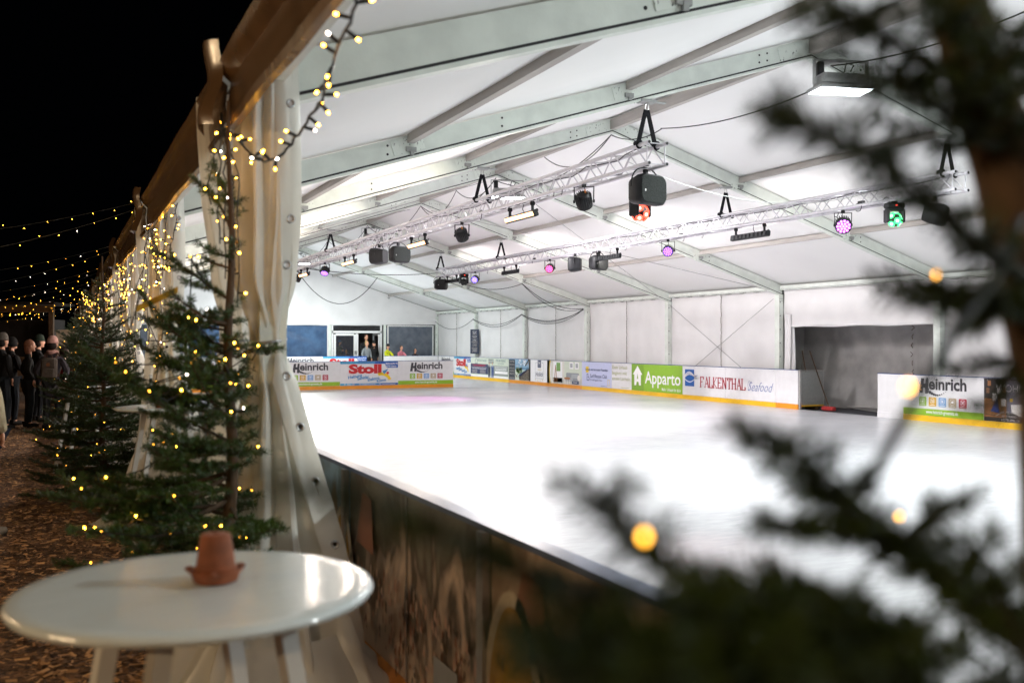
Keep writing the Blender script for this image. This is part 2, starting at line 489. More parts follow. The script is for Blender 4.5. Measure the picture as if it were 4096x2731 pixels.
# roof cover, sagging a little between the frames
for i, y in enumerate(FR[:-1]):
    for sd in (-1, 1):
        xe = .72 if sd < 0 else 16.75
        def fn(u, v, y=y, xe=xe):
            x = XM + (xe - XM) * u; yy = y + 5 * v
            return (x, yy, zroof(x) + .004 - .035 * math.sin(PI * v) * math.sin(PI * min(1, u * 1.02)) * (.6 + .4 * math.sin(3.1 * u + y)))
        MB().grid(fn, 18, 12).build('roof_cover', M['roof'], tent, smooth=True)

# wire bracing: crossed in the roof and in the wall between the fifth and sixth frame
wr = MB()
for a, b in (((XM + .3, 25, 5.15), (XR - .25, 20, 2.95)), ((XM + .3, 20, 5.15), (XR - .25, 25, 2.95)), ((XM - .3, 20, 5.15), (XL + .25, 25, 2.95)), ((XM - .3, 25, 5.15), (XL + .25, 20, 2.95)),
             ((XR - .05, 20.15, 2.75), (XR - .05, 24.85, .3)), ((XR - .045, 24.85, 2.75), (XR - .045, 20.15, .3))):
    wr.tube([a, b], .007, 5)
wr.build('bracing_wire', M['wire'], tent)

# right-hand wall: one cloth per bay, laced up the middle
def wallpanel(y0, y1, x, z0, z1, seed, amp=.022, name='wall_panel', mt='wallcloth', seam=True):
    rr = random.Random(seed); ph = [rr.uniform(0, 6) for _ in range(6)]
    def fn(u, v):
        yy = y0 + (y1 - y0) * u; zz = z0 + (z1 - z0) * v
        d = amp * (math.sin(9 * u * 2 + ph[0] + 2 * v) * .5 + math.sin(31 * u + ph[1] + 3.3 * math.sin(4 * v + ph[2])) * .35 * (1.2 - v) + math.sin(14 * v + ph[3] + 9 * u) * .25)
        d += .03 * math.exp(-((u - .5) / .02) ** 2)
        return (x + d, yy, zz + .012 * math.cos(2 * PI * u * 8) * (1 if v > .99 else 0))
    o = MB().grid(fn, 64, 22).build(name, M[mt], tent, smooth=True)
    if seam:
        ym = (y0 + y1) / 2; s = MB()
        for k in range(int((z1 - z0) / .16)):
            zz = z0 + .1 + k * .16
            s.tube([(x - .012, ym + .012 * math.sin(k * 2.1), zz), (x - .014, ym + .008 * math.sin(k * 3 + 1), zz + .125)], .008, 5)
            s.ball((x - .016, ym, zz + .14), .013, 6, 4)
        s.build('seam', M['bark'], o)
    return o
for y in FR[:-1]:
    if y == 15: continue
    wallpanel(y + .05, y + 4.95, XR + .085, .02, 2.96, y)
# opening in the wall: rolled-up valance, cloth gathered at the post
def fnv(u, v):
    yy = 15.05 + 4.86 * u; zz = 2.97 - (2.97 - 2.07) * v
    sag = .09 * math.exp(-((u - 1) / .05) ** 2) * v
    return (XR + .05 + .018 * math.sin(17 * u + 5 * v) * v + .03 * math.sin(3 * v + 2 * u) + sag, yy - .02 * math.sin(9 * v) * u, zz + .012 * math.sin(11 * u) * v - .12 * math.exp(-((u - 1) / .03) ** 2) * v)
ov = MB().grid(fnv, 60, 14)
ov.tube([(XR + .06 + .006 * math.sin(k), 15.05 + 4.66 * k / 24, 2.06 + .01 * math.sin(k * .7)) for k in range(25)], .03, 8)
ov.build('opening_valance', M['wallcloth'], tent, smooth=True)
def fng(u, v):
    a = 2 * PI * u; r = .10 + .035 * math.sin(5 * a + 4 * v) + .05 * v
    return (XR + .06 + r * .7 * math.cos(a) + .03 * math.sin(3 * v), 19.70 - .07 * v * (1 - v) + r * math.sin(a) * 1.1, 2.35 - 2.33 * v)
MB().grid(fng, 40, 24, closed_u=True).build('gathered_cloth', M['wallcloth'], tent, smooth=True)

# far gable: cloth above, windows and a door below
def fga(u, v):
    x = XL + (XR - XL) * u; zt = zroof(x) - .03; zb = 2.44 + .02 * math.sin(7 * u)
    zz = zb + (zt - zb) * v
    d = .03 * math.sin(70 * u + 2.5 * math.sin(6 * v)) * (1 - v) ** 1.4 + .05 * math.sin(5 * v + 11 * u) * .4
    return (x, 44.90 + d, zz)
MB().grid(fga, 200, 16).build('gable_cloth', M['wallcloth'], tent, smooth=True)
M['film_blue'] = mat('window_film_blue', (.075, .15, .28), .12, var=.5, vscale=2.5, bump=.8, bscale=7, col2=(.045, .09, .18), alpha=.86)
M['film_grey'] = mat('window_film_grey', (.16, .18, .22), .14, var=.4, vscale=3, bump=.7, bscale=6, col2=(.10, .12, .155), alpha=.86)
M['glass_dark'] = mat('door_glass', (.05, .05, .055), .05, alpha=.35)
def gpanel(x0, x1, z0, z1, mt, name='window'):
    f = MB()
    f.box(((x0 + x1) / 2, 44.98, z1 - .03), (x1 - x0, .03, .06)); f.box((x0 + .03, 44.98, (z0 + z1) / 2 - .03), (.06, .03, z1 - z0 - .06)); f.box((x1 - .03, 44.98, (z0 + z1) / 2 - .03), (.06, .03, z1 - z0 - .06))
    o = f.build(name, M['wallcloth'], tent)
    def fn(u, v):
        return (x0 + .06 + (x1 - x0 - .12) * u, 45.0 + .02 * math.sin(9 * u + 3 * math.sin(5 * v + x0)) + .012 * math.sin(23 * v + 8 * u), z0 + (z1 - z0 - .06) * v)
    MB().grid(fn, 30, 20).build('pane', M[mt], o, smooth=True)
gpanel(1.1, 4.9, .1, 2.45, 'film_grey'); gpanel(5.0, 8.1, .1, 2.45, 'film_blue'); gpanel(8.25, 11.2, .1, 2.45, 'film_blue'); gpanel(14.0, 16.3, .1, 2.42, 'film_grey')
for x in (8.175, 11.26, 13.88):
    MB().box((x, 45.0, 1.24), (.11 if x > 11 else .12, .10, 2.4)).build('gable_post', M['alu'], tent)
df = MB()
for c, s in (((12.55, 45, 2.42), (2.4, .06, .05)), ((12.55, 45, 2.10), (2.4, .06, .10)), ((11.38, 45, 1.23), (.08, .06, 2.33)), ((13.70, 45, 1.23), (.08, .06, 2.33)), ((12.55, 45.0, 1.04), (.10, .06, 1.96))):
    df.box(c, s)
dfr = df.build('door_frame', M['white'], tent)
MB().box((12.55, 45.0, 2.27), (2.22, .012, .22)).build('transom_pane', M['glass_dark'], dfr)
dl = MB()
for c, s in (((11.50, 45.01, 1.06), (.10, .05, 1.86)), ((12.44, 45.01, 1.06), (.10, .05, 1.86)), ((11.97, 45.01, 1.98), (.84, .05, .10)), ((11.97, 45.01, .22), (.84, .05, .14))):
    dl.box(c, s)
d2 = dl.build('door_leaf', M['white'], tent)
MB().box((11.97, 45.01, 1.1), (.84, .012, 1.64)).build('pane', M['glass_dark'], d2)
MB().box((12.47, 44.96, 1.15), (.10, .04, .16)).build('lock', M['steel'], d2)
dl = MB()
for c, s in (((13.62, 45.06, 1.06), (.06, .05, 1.86)), ((13.60, 45.5, 1.98), (.05, .80, .10)), ((13.60, 45.9, 1.06), (.05, .10, 1.86))):
    dl.box(c, s)
dl.build('open_door_leaf', M['white'], tent)

# eave valance on the open long side: gutter bulge, hanging cloth and a rolled hem, one length per bay
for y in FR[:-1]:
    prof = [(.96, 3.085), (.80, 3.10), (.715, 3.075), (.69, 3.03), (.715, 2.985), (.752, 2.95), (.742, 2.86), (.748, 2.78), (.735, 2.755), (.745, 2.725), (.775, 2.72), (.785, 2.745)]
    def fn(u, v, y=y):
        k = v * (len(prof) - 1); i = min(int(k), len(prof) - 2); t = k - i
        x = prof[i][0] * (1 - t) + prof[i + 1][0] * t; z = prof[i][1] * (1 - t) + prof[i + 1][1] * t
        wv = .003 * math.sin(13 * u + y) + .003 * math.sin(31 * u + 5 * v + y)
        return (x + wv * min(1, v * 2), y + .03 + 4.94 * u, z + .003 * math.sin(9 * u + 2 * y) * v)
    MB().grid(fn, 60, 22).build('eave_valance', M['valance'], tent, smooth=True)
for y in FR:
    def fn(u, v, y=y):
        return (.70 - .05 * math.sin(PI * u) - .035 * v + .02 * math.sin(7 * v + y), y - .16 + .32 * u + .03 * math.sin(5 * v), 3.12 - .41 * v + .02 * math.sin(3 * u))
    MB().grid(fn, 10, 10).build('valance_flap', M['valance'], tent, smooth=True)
    MB().cbox((.85, y, 3.0), (.12, .2, .09), .012).build('eave_bracket', M['grey_cast'], tent)
# gutter beam ends inside the eave
# ------------------------------------------------------------------ annex behind the opening: grey tarpaulin room
annex = thing('annex_tent', 'dark grey tarpaulin annex behind the wide opening in the white wall', 'tent', (0, 0, 0))
def fnt(u, v):
    y = 14.2 + 6.6 * u; zz = 2.9 - 2.86 * v
    d = .16 * math.sin(6.5 * u + 5 * v) * v + .04 * math.sin(23 * u + 7 * v * v) * v + .10 * math.exp(-((u - .44) / .03) ** 2)
    return (17.95 + d - .30 * v * v * v, y, zz)
bt = MB().grid(fnt, 90, 30).build('back_tarp', M['greytarp'], annex, smooth=True)
sm = MB()
for k in range(14):
    v0 = k / 14 + .01; p = [fnt(.44 + .006 * math.sin(k * 2 + q * 3), v0 + q * .02) for q in range(3)]
    sm.tube([(a - .03, b, c) for a, b, c in p], .007, 5)
sm.build('seam', M['bark'], bt)
MB().box((17.3, 17.5, 2.93), (1.5, 6.6, .02)).build('ceiling_tarp', M['greytarp'], annex)
for q in (20.82, 14.18): MB().box((17.3, q, 1.47), (1.5, .02, 2.9)).build('side_tarp', M['greytarp'], annex)
def fnh(u, v):
    a = 2 * PI * u; r = (.13 + .04 * math.sin(3 * a)) * math.sin(PI * (v * .96 + .02)) + .01
    return (17.35 + .35 * v + r * math.cos(a), 18.6 - 3.0 * v + .05 * math.sin(20 * v), .10 + .6 * r * math.sin(a))
tag(MB().grid(fnh, 16, 40, closed_u=True).build('crumpled_tarp', M['greytarp'], None, smooth=True), 'crumpled grey tarp heap along the floor at the foot of the annex', 'tarp')
# foyer behind the far gable
foy = thing('foyer_tent', 'dim foyer seen through the glazed door in the far gable', 'tent', (0, 0, 0))
M['foyer'] = mat('foyer_wall', (.16, .15, .15), .8, var=.2, vscale=2)
MB().box((8.7, 48.6, 1.5), (15.4, .05, 3)).build('back_wall', M['foyer'], foy)
MB().box((8.7, 46.8, .06), (15.4, 3.5, .12)).build('raised_floor', M['foyer'], foy)
MB().box((8.7, 46.9, 2.8), (15.4, 3.3, .05)).build('ceiling', M['foyer'], foy)
MB().box((15.0, 48.5, 1.2), (.14, .08, 2.3)).box((12.9, 48.5, 1.2), (.9, .06, 2.0)).build('inner_post', M['rail'], foy)

# ------------------------------------------------------------------ curtains tied back at the posts of the open side
def curtain(prof, ph, nf=9, amp=.30):
    """prof: rows (z, cx, ax, cy, ay); a closed, folded tube of cloth. Built relative to its post."""
    zs = [r[0] for r in prof]
    def row(z):
        for i in range(len(prof) - 1):
            if zs[i] >= z >= zs[i + 1]:
                t = (zs[i] - z) / (zs[i] - zs[i + 1]); t = t * t * (3 - 2 * t) * .5 + t * .5
                return [a + (b - a) * t for a, b in zip(prof[i], prof[i + 1])]
        return prof[-1]
    def fn(u, v):
        z = zs[0] + (zs[-1] - zs[0]) * v
        _, cx, ax, cy, ay = row(z); a = 2 * PI * u
        near = math.exp(-((z - 1.70) / .25) ** 2)
        f = math.sin(nf * a + ph + 1.1 * math.sin(z * 2.2 + ph)) * .6 + math.sin((nf + 4) * a - ph + 1.7 * z) * .4
        f2 = max(-1, min(1, f * 1.25)) if f > 0 else -abs(f) ** .8
        am = amp * (1.0 - .25 * near) * (1 + .5 * max(0, 1 - z))
        r = 1 + am * f2
        s = .02 * math.sin(13 * z + 5 * a) * near
        return (cx + ax * r * math.cos(a) + s, cy + ay * r * math.sin(a), z)
    return fn
def make_curtain():
    t = thing('curtain', 'cream tent curtain tied back beside the nearest fir tree and white bar table', 'curtain', (XL, 5, 0), 0, 'curtains tied back along the open side')
    prof = [(3.08, -.02, .115, 0, .13), (2.4, -.03, .118, 0, .13), (2.0, -.035, .122, .0, .12), (1.70, -.012, .056, 0, .065), (1.35, 0, .120, 0, .12), (.9, .015, .185, -.02, .17), (.5, .0, .29, -.05, .24), (.2, -.03, .38, -.10, .32), (.02, -.06, .44, -.14, .38)]
    fn = curtain(prof, .8)
    MB().grid(fn, 150, 90, closed_u=True).build('drape', M['curtain'], t, smooth=True)
    # the flat eyelet strip down the ice side
    cl = [(3.08, .055, -.14), (2.3, .065, -.145), (2.0, .055, -.125), (1.72, .04, -.088), (1.5, .07, -.12), (1.1, .16, -.19), (.7, .25, -.27), (.3, .32, -.35), (.08, .33, -.40)]
    def strip(u, v):
        k = v * (len(cl) - 1); i = min(int(k), len(cl) - 2); s = k - i; s = s * s * (3 - 2 * s) * .4 + s * .6
        z, x, y = [a + (b - a) * s for a, b in zip(cl[i], cl[i + 1])]
        wd = .135 if not 1.5 < z < 2.0 else .135 - .085 * math.cos((z - 1.72) * PI / .56) ** 2
        return (x - wd / 2 + wd * u + .012 * math.sin(3 * z), y + .07 * u * u - .012 * math.sin(PI * u) * math.sin(5 * z), z)
    st = MB().grid(strip, 8, 60); st.grid(lambda u, v: tuple(a + b for a, b in zip(strip(u, v), (0, .006, 0))), 8, 60, flip=True)
    st.build('eyelet_strip', M['curtain'], t, smooth=True)
    for k in range(11):
        v = .04 + k * .088
        if 1.55 < strip(.5, v)[2] < 1.9: continue
        p = strip(.55, v)
        ring = MB().tube([(p[0] + .017 * math.cos(2 * PI * q / 14), p[1] - .006, p[2] + .017 * math.sin(2 * PI * q / 14)) for q in range(14)], .006, 6, closed=True)
        eo = ring.build('eyelet', M['steel'], t)
        MB().lathe([(.013, -.001), (.013, .001)], (p[0], p[1] - .004, p[2]), 12, Matrix.Rotation(PI / 2, 3, 'X')).build('eyelet_hole', M['board'] if p[2] > 1.4 else M['dark_gap'], eo)
    MB().tube([(-.012 + .088 * math.cos(2 * PI * q / 24), .098 * math.sin(2 * PI * q / 24), 1.70 + .012 * math.sin(2 * PI * q / 24 + 1)) for q in range(24)], .008, 6, closed=True).build('tie_cord', M['wire'], t)
    def skirt(u, v):
        a = PI * (.95 + 1.15 * u)
        r = .36 + .30 * v + .04 * math.sin(9 * a) * v
        return (-.02 + r * math.cos(a), -.12 + r * .95 * math.sin(a), .30 * (1 - v) ** 1.5 + .012 + .02 * math.sin(12 * a) * v * (1 - v))
    MB().grid(skirt, 60, 10).build('ground_flap', M['curtain'], t, smooth=True)
    return t
def make_back_curtain():
    t = thing('curtain', 'amber lit tent curtain hanging behind the trunk of the nearest fir', 'curtain', (XL, 5.75, 0), 0, 'curtains tied back along the open side')
    prof = [(3.05, -.10, .13, 0, .16), (2.5, -.09, .125, 0, .15), (2.1, -.07, .10, -.02, .12), (1.70, -.05, .075, -.05, .09), (1.3, -.05, .11, -.05, .12), (.8, -.03, .16, -.03, .18), (.3, -.02, .24, 0, .26), (.02, -.02, .30, 0, .3)]
    MB().grid(curtain(prof, 2.3, 6, .24), 110, 70, closed_u=True).build('drape', M['curtain'], t, smooth=True)
    MB().tube([(-.05 + .092 * math.cos(2 * PI * q / 24), -.05 + .105 * math.sin(2 * PI * q / 24), 1.70) for q in range(24)], .008, 6, closed=True).build('tie_cord', M['wire'], t)
    return t
cur_a = make_curtain(); cur_b = make_back_curtain()
CN = ['second', 'third', 'fourth', 'fifth', 'sixth', 'seventh', 'last']
for i, y in enumerate(range(10, 45, 5)):
    dup(cur_a, (XL, y, 0), None, f'cream eyelet curtain tied back at the {CN[i]} post of the open side' if y > 10 else 'cream eyelet curtain tied back behind the table with the bottle')
    dup(cur_b, (XL, y + .75, 0), None, f'plain curtain without eyelets bunched just past the {CN[i]} post of the open side')
# ------------------------------------------------------------------ rink boards with printed advertising
PRINTC = {'ink': '37343c', 'green': '8cb520', 'igreen': '8bb428', 'iyellow': 'd3a326', 'iblue': '7ba2d2', 'itan': 'b3a184', 'ired': 'b32d45', 'pwhite': 'f2f0f2',
          'red': 'c4161f', 'sblue': '3f86c0', 'blue': '1f57a8', 'lblue': '3d9cc8', 'yellow': 'ecc70a', 'navy': '1c2f5c', 'teal': '5a7f88', 'sand': 'cfd6c6', 'greybox': '8f9690',
          'lav': 'c3c8e8', 'lnavy': '26336e', 'appg': '8ab72b', 'appd': '7aa428', 'olive': '9aa05a', 'crimson': 'b0172f', 'fblue': '0f57a8', 'seablue': '7382b4', 'dkposter': '1f2b38',
          'skyp': '8fb2cf', 'sea': '5f8cad', 'wood': '7a5236', 'wood2': 'a0683a', 'beam': '3a2a20', 'gold': 'c0a028', 'room': 'd8d4cc', 'sofa': '8e9197', 'floorp': 'c9c6c0', 'leaf': '6f9a4c',
          'suit': '1d2740', 'suit2': '2d4a86', 'skin': 'c79a7c', 'bed': '9a95a0', 'bedroom': '6d6675', 'napkin': '1e3f96', 'darkp': '2a2022', 'text2': 'b9b2ae', 'pillow': 'e4ded8', 'shade': 'a7abb0', 'crowd1': 'd4ac98', 'crowd2': '96644e', 'crowd3': 'e6cab8', 'crowd4': 'b0b4ba'}
for k, h in PRINTC.items(): flat(k, h)

def board(label, W, loc, rz, kick='kick', ad=None, group=None, name='rink_board', z0=.05, z1=1.0, inked=None):
    t = thing(name, label, 'rink board', loc, rz, group)
    MB().box((W / 2, .022, (z0 + .12 + z1 - .015) / 2), (W - .006, .044, z1 - .015 - z0 - .12)).build('panel', M[inked or 'board'], t)
    k = MB()
    n = 2 if W > 1.5 else 1
    for i in range(n):
        k.box((W / n * (i + .5), .018, z0 + .0585), (W / n - .004, .056, .117))
    k.build('kick_strip', M[kick], t)
    MB().box((W / 2, .022, z1 - .007), (W, .056, .014)).build('top_rail', M['rail'], t)
    s = MB()
    for u in np.linspace(.08, W - .08, max(2, int(W / .45))):
        for zz in (z1 - .055, z0 + .10):
            s.lathe([(.009, -.004), (.006, .004)], (u, -.002 if zz > .3 else -.012, zz), 6, Matrix.Rotation(PI / 2, 3, 'X'))
    s.build('screws', M['steel'], t)
    if ad:
        p = Print(t); ad(p, W); p.done()
    return t

def fit(s, w, bold=0.0):
    vs, _ = text2d(s, 1.0, bold); xs = [a for a, b in vs]
    return w / (max(xs) - min(xs))

def ad_heinrich(p, W, o=0.0):
    k = W / 2.0
    # a broad swept capital with five smaller letters and a swoosh of shrinking dots
    H = [(.425, .63), (.475, .93), (.555, .93), (.54, .82), (.585, .82), (.60, .94), (.665, .94), (.655, .74), (.68, .72), (.655, .62), (.575, .62), (.58, .735), (.525, .735), (.515, .63)]
    p.poly('lettering', 'ink', [(a * k, b) for a, b in H], 1)
    s = .335; p.text('lettering', 'ink', 'einrich', 1.135 * k, .712, s, 1, bold=.03, sx=.93 / (1 / fit('einrich', 1, .03)) / s * k)
    for i in range(9):
        t = i / 8; p.disc('lettering', 'ink', (.70 + .40 * t) * k, .69 - .11 * math.sin(PI * (.12 + .72 * t)) + .035 * t, .028 * (1 - t) + .008, 1, 12)
    for i, c in enumerate(('igreen', 'iyellow', 'iblue', 'itan', 'ired')):
        u = (.515 + .249 * i) * k
        p.rrect('icon', c, u - .095 * k, .365, u + .095 * k, .552, .02, 1)
        p.ring('icon_mark', 'pwhite', u, .475, .056, .062, 2)
        if i == 0: p.rect('icon_mark', 'pwhite', u - .025, .44, u + .02, .475, 2); p.line('icon_mark', 'pwhite', [(u - .02, .50), (u + .03, .50), (u + .03, .485)], .012, 2)
        if i == 1: p.line('icon_mark', 'pwhite', [(u - .03, .44), (u - .03, .50), (u, .50), (u, .45), (u + .028, .45), (u + .028, .51)], .010, 2)
        if i == 2:
            for q in range(3):
                a = PI * q / 3; p.line('icon_mark', 'pwhite', [(u - .036 * math.cos(a), .475 - .036 * math.sin(a)), (u + .036 * math.cos(a), .475 + .036 * math.sin(a))], .009, 2)
        if i == 3: p.rect('icon_mark', 'pwhite', u - .01, .45, u + .03, .50, 2); p.disc('icon_mark', 'pwhite', u - .02, .47, .015, 2)
        if i == 4: p.line('icon_mark', 'pwhite', [(u - .03, .445), (u + .03, .505)], .013, 2); p.line('icon_mark', 'pwhite', [(u + .03, .445), (u - .03, .505)], .013, 2)
        p.rect('icon_mark', 'pwhite', u - .07 * k, .385, u + .07 * k, .395, 2)
    p.rect('web_strip', 'green', .004, .172, W - .004, .307, 1)
    s = .10; p.text('web_address', 'pwhite', 'www.heinrich-groemitz.de', 1.0 * k, .218, s, 2, bold=.012, sx=.80 * fit('www.heinrich-groemitz.de', 1, .012) / s * k)

def ad_stoll(p, W):
    k = W / 2.0
    for i in range(10):
        c = ['lblue', 'lblue', 'lblue', 'sblue', 'sblue', 'sblue', 'blue', 'blue', 'blue', 'blue'][i]
        p.rect('top_band', c, i * .2 * k + (.004 if i == 0 else 0), .905, (i + 1) * .2 * k - (.004 if i == 9 else 0), .982, 1)
        c2 = ['lblue', 'lblue', 'sblue', 'sblue', 'sblue', 'sblue', 'sblue', 'blue', 'blue', 'blue'][i]
        p.rect('bottom_band', c2, i * .2 * k + (.004 if i == 0 else 0), .172, (i + 1) * .2 * k - (.004 if i == 9 else 0), .242, 1)
    p.poly('address_box', 'blue', [(1.50 * k, .906), (1.55 * k, .89), (1.57 * k, .80), (1.62 * k, .765), (1.995 * k, .765), (1.995 * k, .906)], 1)
    for t, v in (('Bäderstraße 60', .885), ('23743 Cismar', .795)):
        s = .075; p.text('address', 'pwhite', t, 1.57 * k, v, s, 2, bold=.02, sx=.41 * fit(t, 1, .02) / s * k * (1 if '60' in t else .92), align='L')
    s = .405; p.text('lettering', 'red', 'Stoll', .855 * k, .595, s, 2, bold=.055, sx=1.13 * fit('Stoll', 1, .055) / s * k)
    for t, u, v in (('Heizung', .515, .435), ('Sanitär', .79, .385), ('Elektro', 1.15, .345), ('Klima', 1.42, .290)):
        w = {'Heizung': .48, 'Sanitär': .41, 'Elektro': .41, 'Klima': .32}[t]
        s = .145; p.text('trade_words', 'sblue', t, u * k, v, s, 2, bold=.03, sx=w * fit(t, 1, .03) / s * k, rot=.17 / k if k < .8 else .17)
    p.ring('logo_arc', 'yellow', 1.42 * k, .235, .265 * k, .365 * k, 2, 24, 22, 112)
    p.poly('logo_arrow', 'sblue', [(1.45 * k, .65), (1.665 * k, .735), (1.51 * k, .53)], 3)
    p.disc('logo_dot', 'red', 1.635 * k, .585, .046 * k, 3, ry=.046)
    for t, u, w in (('04366-398', .36, .26), ('info@stoll-cismar.de', .97, .47), ('www.stoll-cismar.de', 1.67, .46)):
        s = .055; p.text('contact_line', 'pwhite', t, u * k, .188, s, 2, bold=.006, sx=w * fit(t, 1, .006) / s * k)
    for u in (.16, .68, 1.37): p.ring('contact_line', 'pwhite', u * k, .207, .018, .026, 2, 12)

def ad_maklers(p, W):
    p.rect('photo_backdrop', 'sand', .004, .172, W - .004, .982, 0)
    p.line('house_mark', 'navy', [(.52, .74), (.52, .88), (.64, .95), (.76, .88), (.76, .74), (.52, .74)], .02, 2)
    s = .14; p.text('lettering', 'teal', 'MEE IHR MAKLER', 1.28, .82, s, 2, sx=.95 * fit('MEE IHR MAKLER', 1) / s)
    p.rrect('grey_tag', 'greybox', 1.95, .76, 2.50, .94, .03, 1); p.text('lettering', 'pwhite', 'Weil Ihr geht nicht!', 2.22, .83, .075, 2, rot=.08)
    s = .14; p.text('lettering', 'teal', 'MEE IHR FINANZ', 3.22, .84, s, 2, sx=.95 * fit('MEE IHR FINANZ', 1) / s)
    s = .07; p.text('lettering', 'teal', 'IHRE FINANZPROFIS', 3.22, .745, s, 2)
    p.rect('info_box', 'navy', .01, .30, 1.90, .72, 1); p.rect('info_box', 'greybox', 2.5, .27, 3.95, .68, 1)
    p.rect('info_box', 'pwhite', .01, .18, 3.95, .26, 1); p.rect('info_box', 'pwhite', 2.62, .36, 3.9, .46, 2)
    for v, w, c in ((.67, 1.5, 'red'), (.63, 1.2, 'red'), (.57, 1.7, 'text2'), (.515, 1.5, 'pwhite')):
        p.rect('small_print', c, .95 - w / 2, v, .95 + w / 2, v + .018, 2)
    for v in (.45, .41, .37, .33):
        for u in (.15, 1.05): p.rect('small_print', 'text2', u, v, u + .6, v + .016, 2)
    for v, w in ((.62, 1.2), (.56, 1.1), (.525, 1.2), (.49, 1.0)): p.rect('small_print', 'pwhite', 3.22 - w / 2, v, 3.22 + w / 2, v + .016, 2)
    for u, c in ((2.05, 'suit'), (2.38, 'suit2')):
        p.poly('printed_man', c, [(u - .11, .19), (u - .13, .62), (u - .06, .70), (u + .06, .70), (u + .13, .62), (u + .11, .19), (u + .02, .19), (u, .42), (u - .02, .19)], 3)
        p.disc('printed_man', 'skin', u, .755, .045, 3, 12, .06); p.poly('printed_man', 'pwhite', [(u - .03, .70), (u + .03, .70), (u, .58)], 4)

def ad_beach(p, W):
    p.rect('photo_backdrop', 'skyp', .01, .172, W - .01, .982, 0); p.rect('photo_sea', 'sea', .6, .58, W - .01, .68, 1); p.rect('photo_sand', 'sand', .6, .172, W - .01, .58, 1)
    rr = random.Random(4)
    for i in range(36): p.disc('photo_sky', 'pwhite' if i % 2 else 'skyp', rr.uniform(.7, 1.9), rr.uniform(.72, .95), rr.uniform(.04, .1), 1, 10, .03)
    p.rect('dark_panel', 'dkposter', .02, .19, .6, .96, 2)
    for v, t in ((.86, 'STRANDKÖRBEN'), (.74, 'DEUKE'), (.60, 'DEINE ROLLENDE'), (.49, 'GANZJÄHRIGE'), (.38, 'WERKSTATT')):
        s = .075; p.text('lettering', 'text2', t, .31, v, s, 3, bold=.01, sx=.48 * fit(t, 1, .01) / s)
    for v in (.25, .22): p.rect('lettering', 'text2', .07, v, .55, v + .012, 3)
    for i in range(26):
        u = 1.0 + i * .036; p.line('photo_fence', 'beam' if i % 3 else 'wood', [(u, .19), (u + .03, .36 + .012 * i)], .022, 3)
    p.poly('photo_boat', 'navy', [(.95, .38), (1.65, .60), (1.75, .72), (1.7, .55), (1.05, .30)], 3)
    for i in range(9): p.line('photo_boat', 'skyp', [(1.0 + .07 * i, .38 + .024 * i), (1.03 + .07 * i, .44 + .028 * i)], .012, 4)
    for i in range(30): p.disc('photo_bush', 'leaf' if i % 3 else 'olive', rr.uniform(.72, 1.2), rr.uniform(.44, .62), rr.uniform(.03, .07), 2, 9)
    for i in range(14): p.disc('photo_people', ('beam', 'wood', 'suit')[i % 3], rr.uniform(.65, 1.1), rr.uniform(.24, .42), .03, 3, 8)
    p.line('photo_mast', 'beam', [(1.22, .55), (1.28, .9)], .02, 3); p.line('photo_mast', 'beam', [(1.55, .74), (1.86, .98)], .05, 4); p.rect('photo_mast', 'beam', 1.86, .18, 1.99, .98, 3)

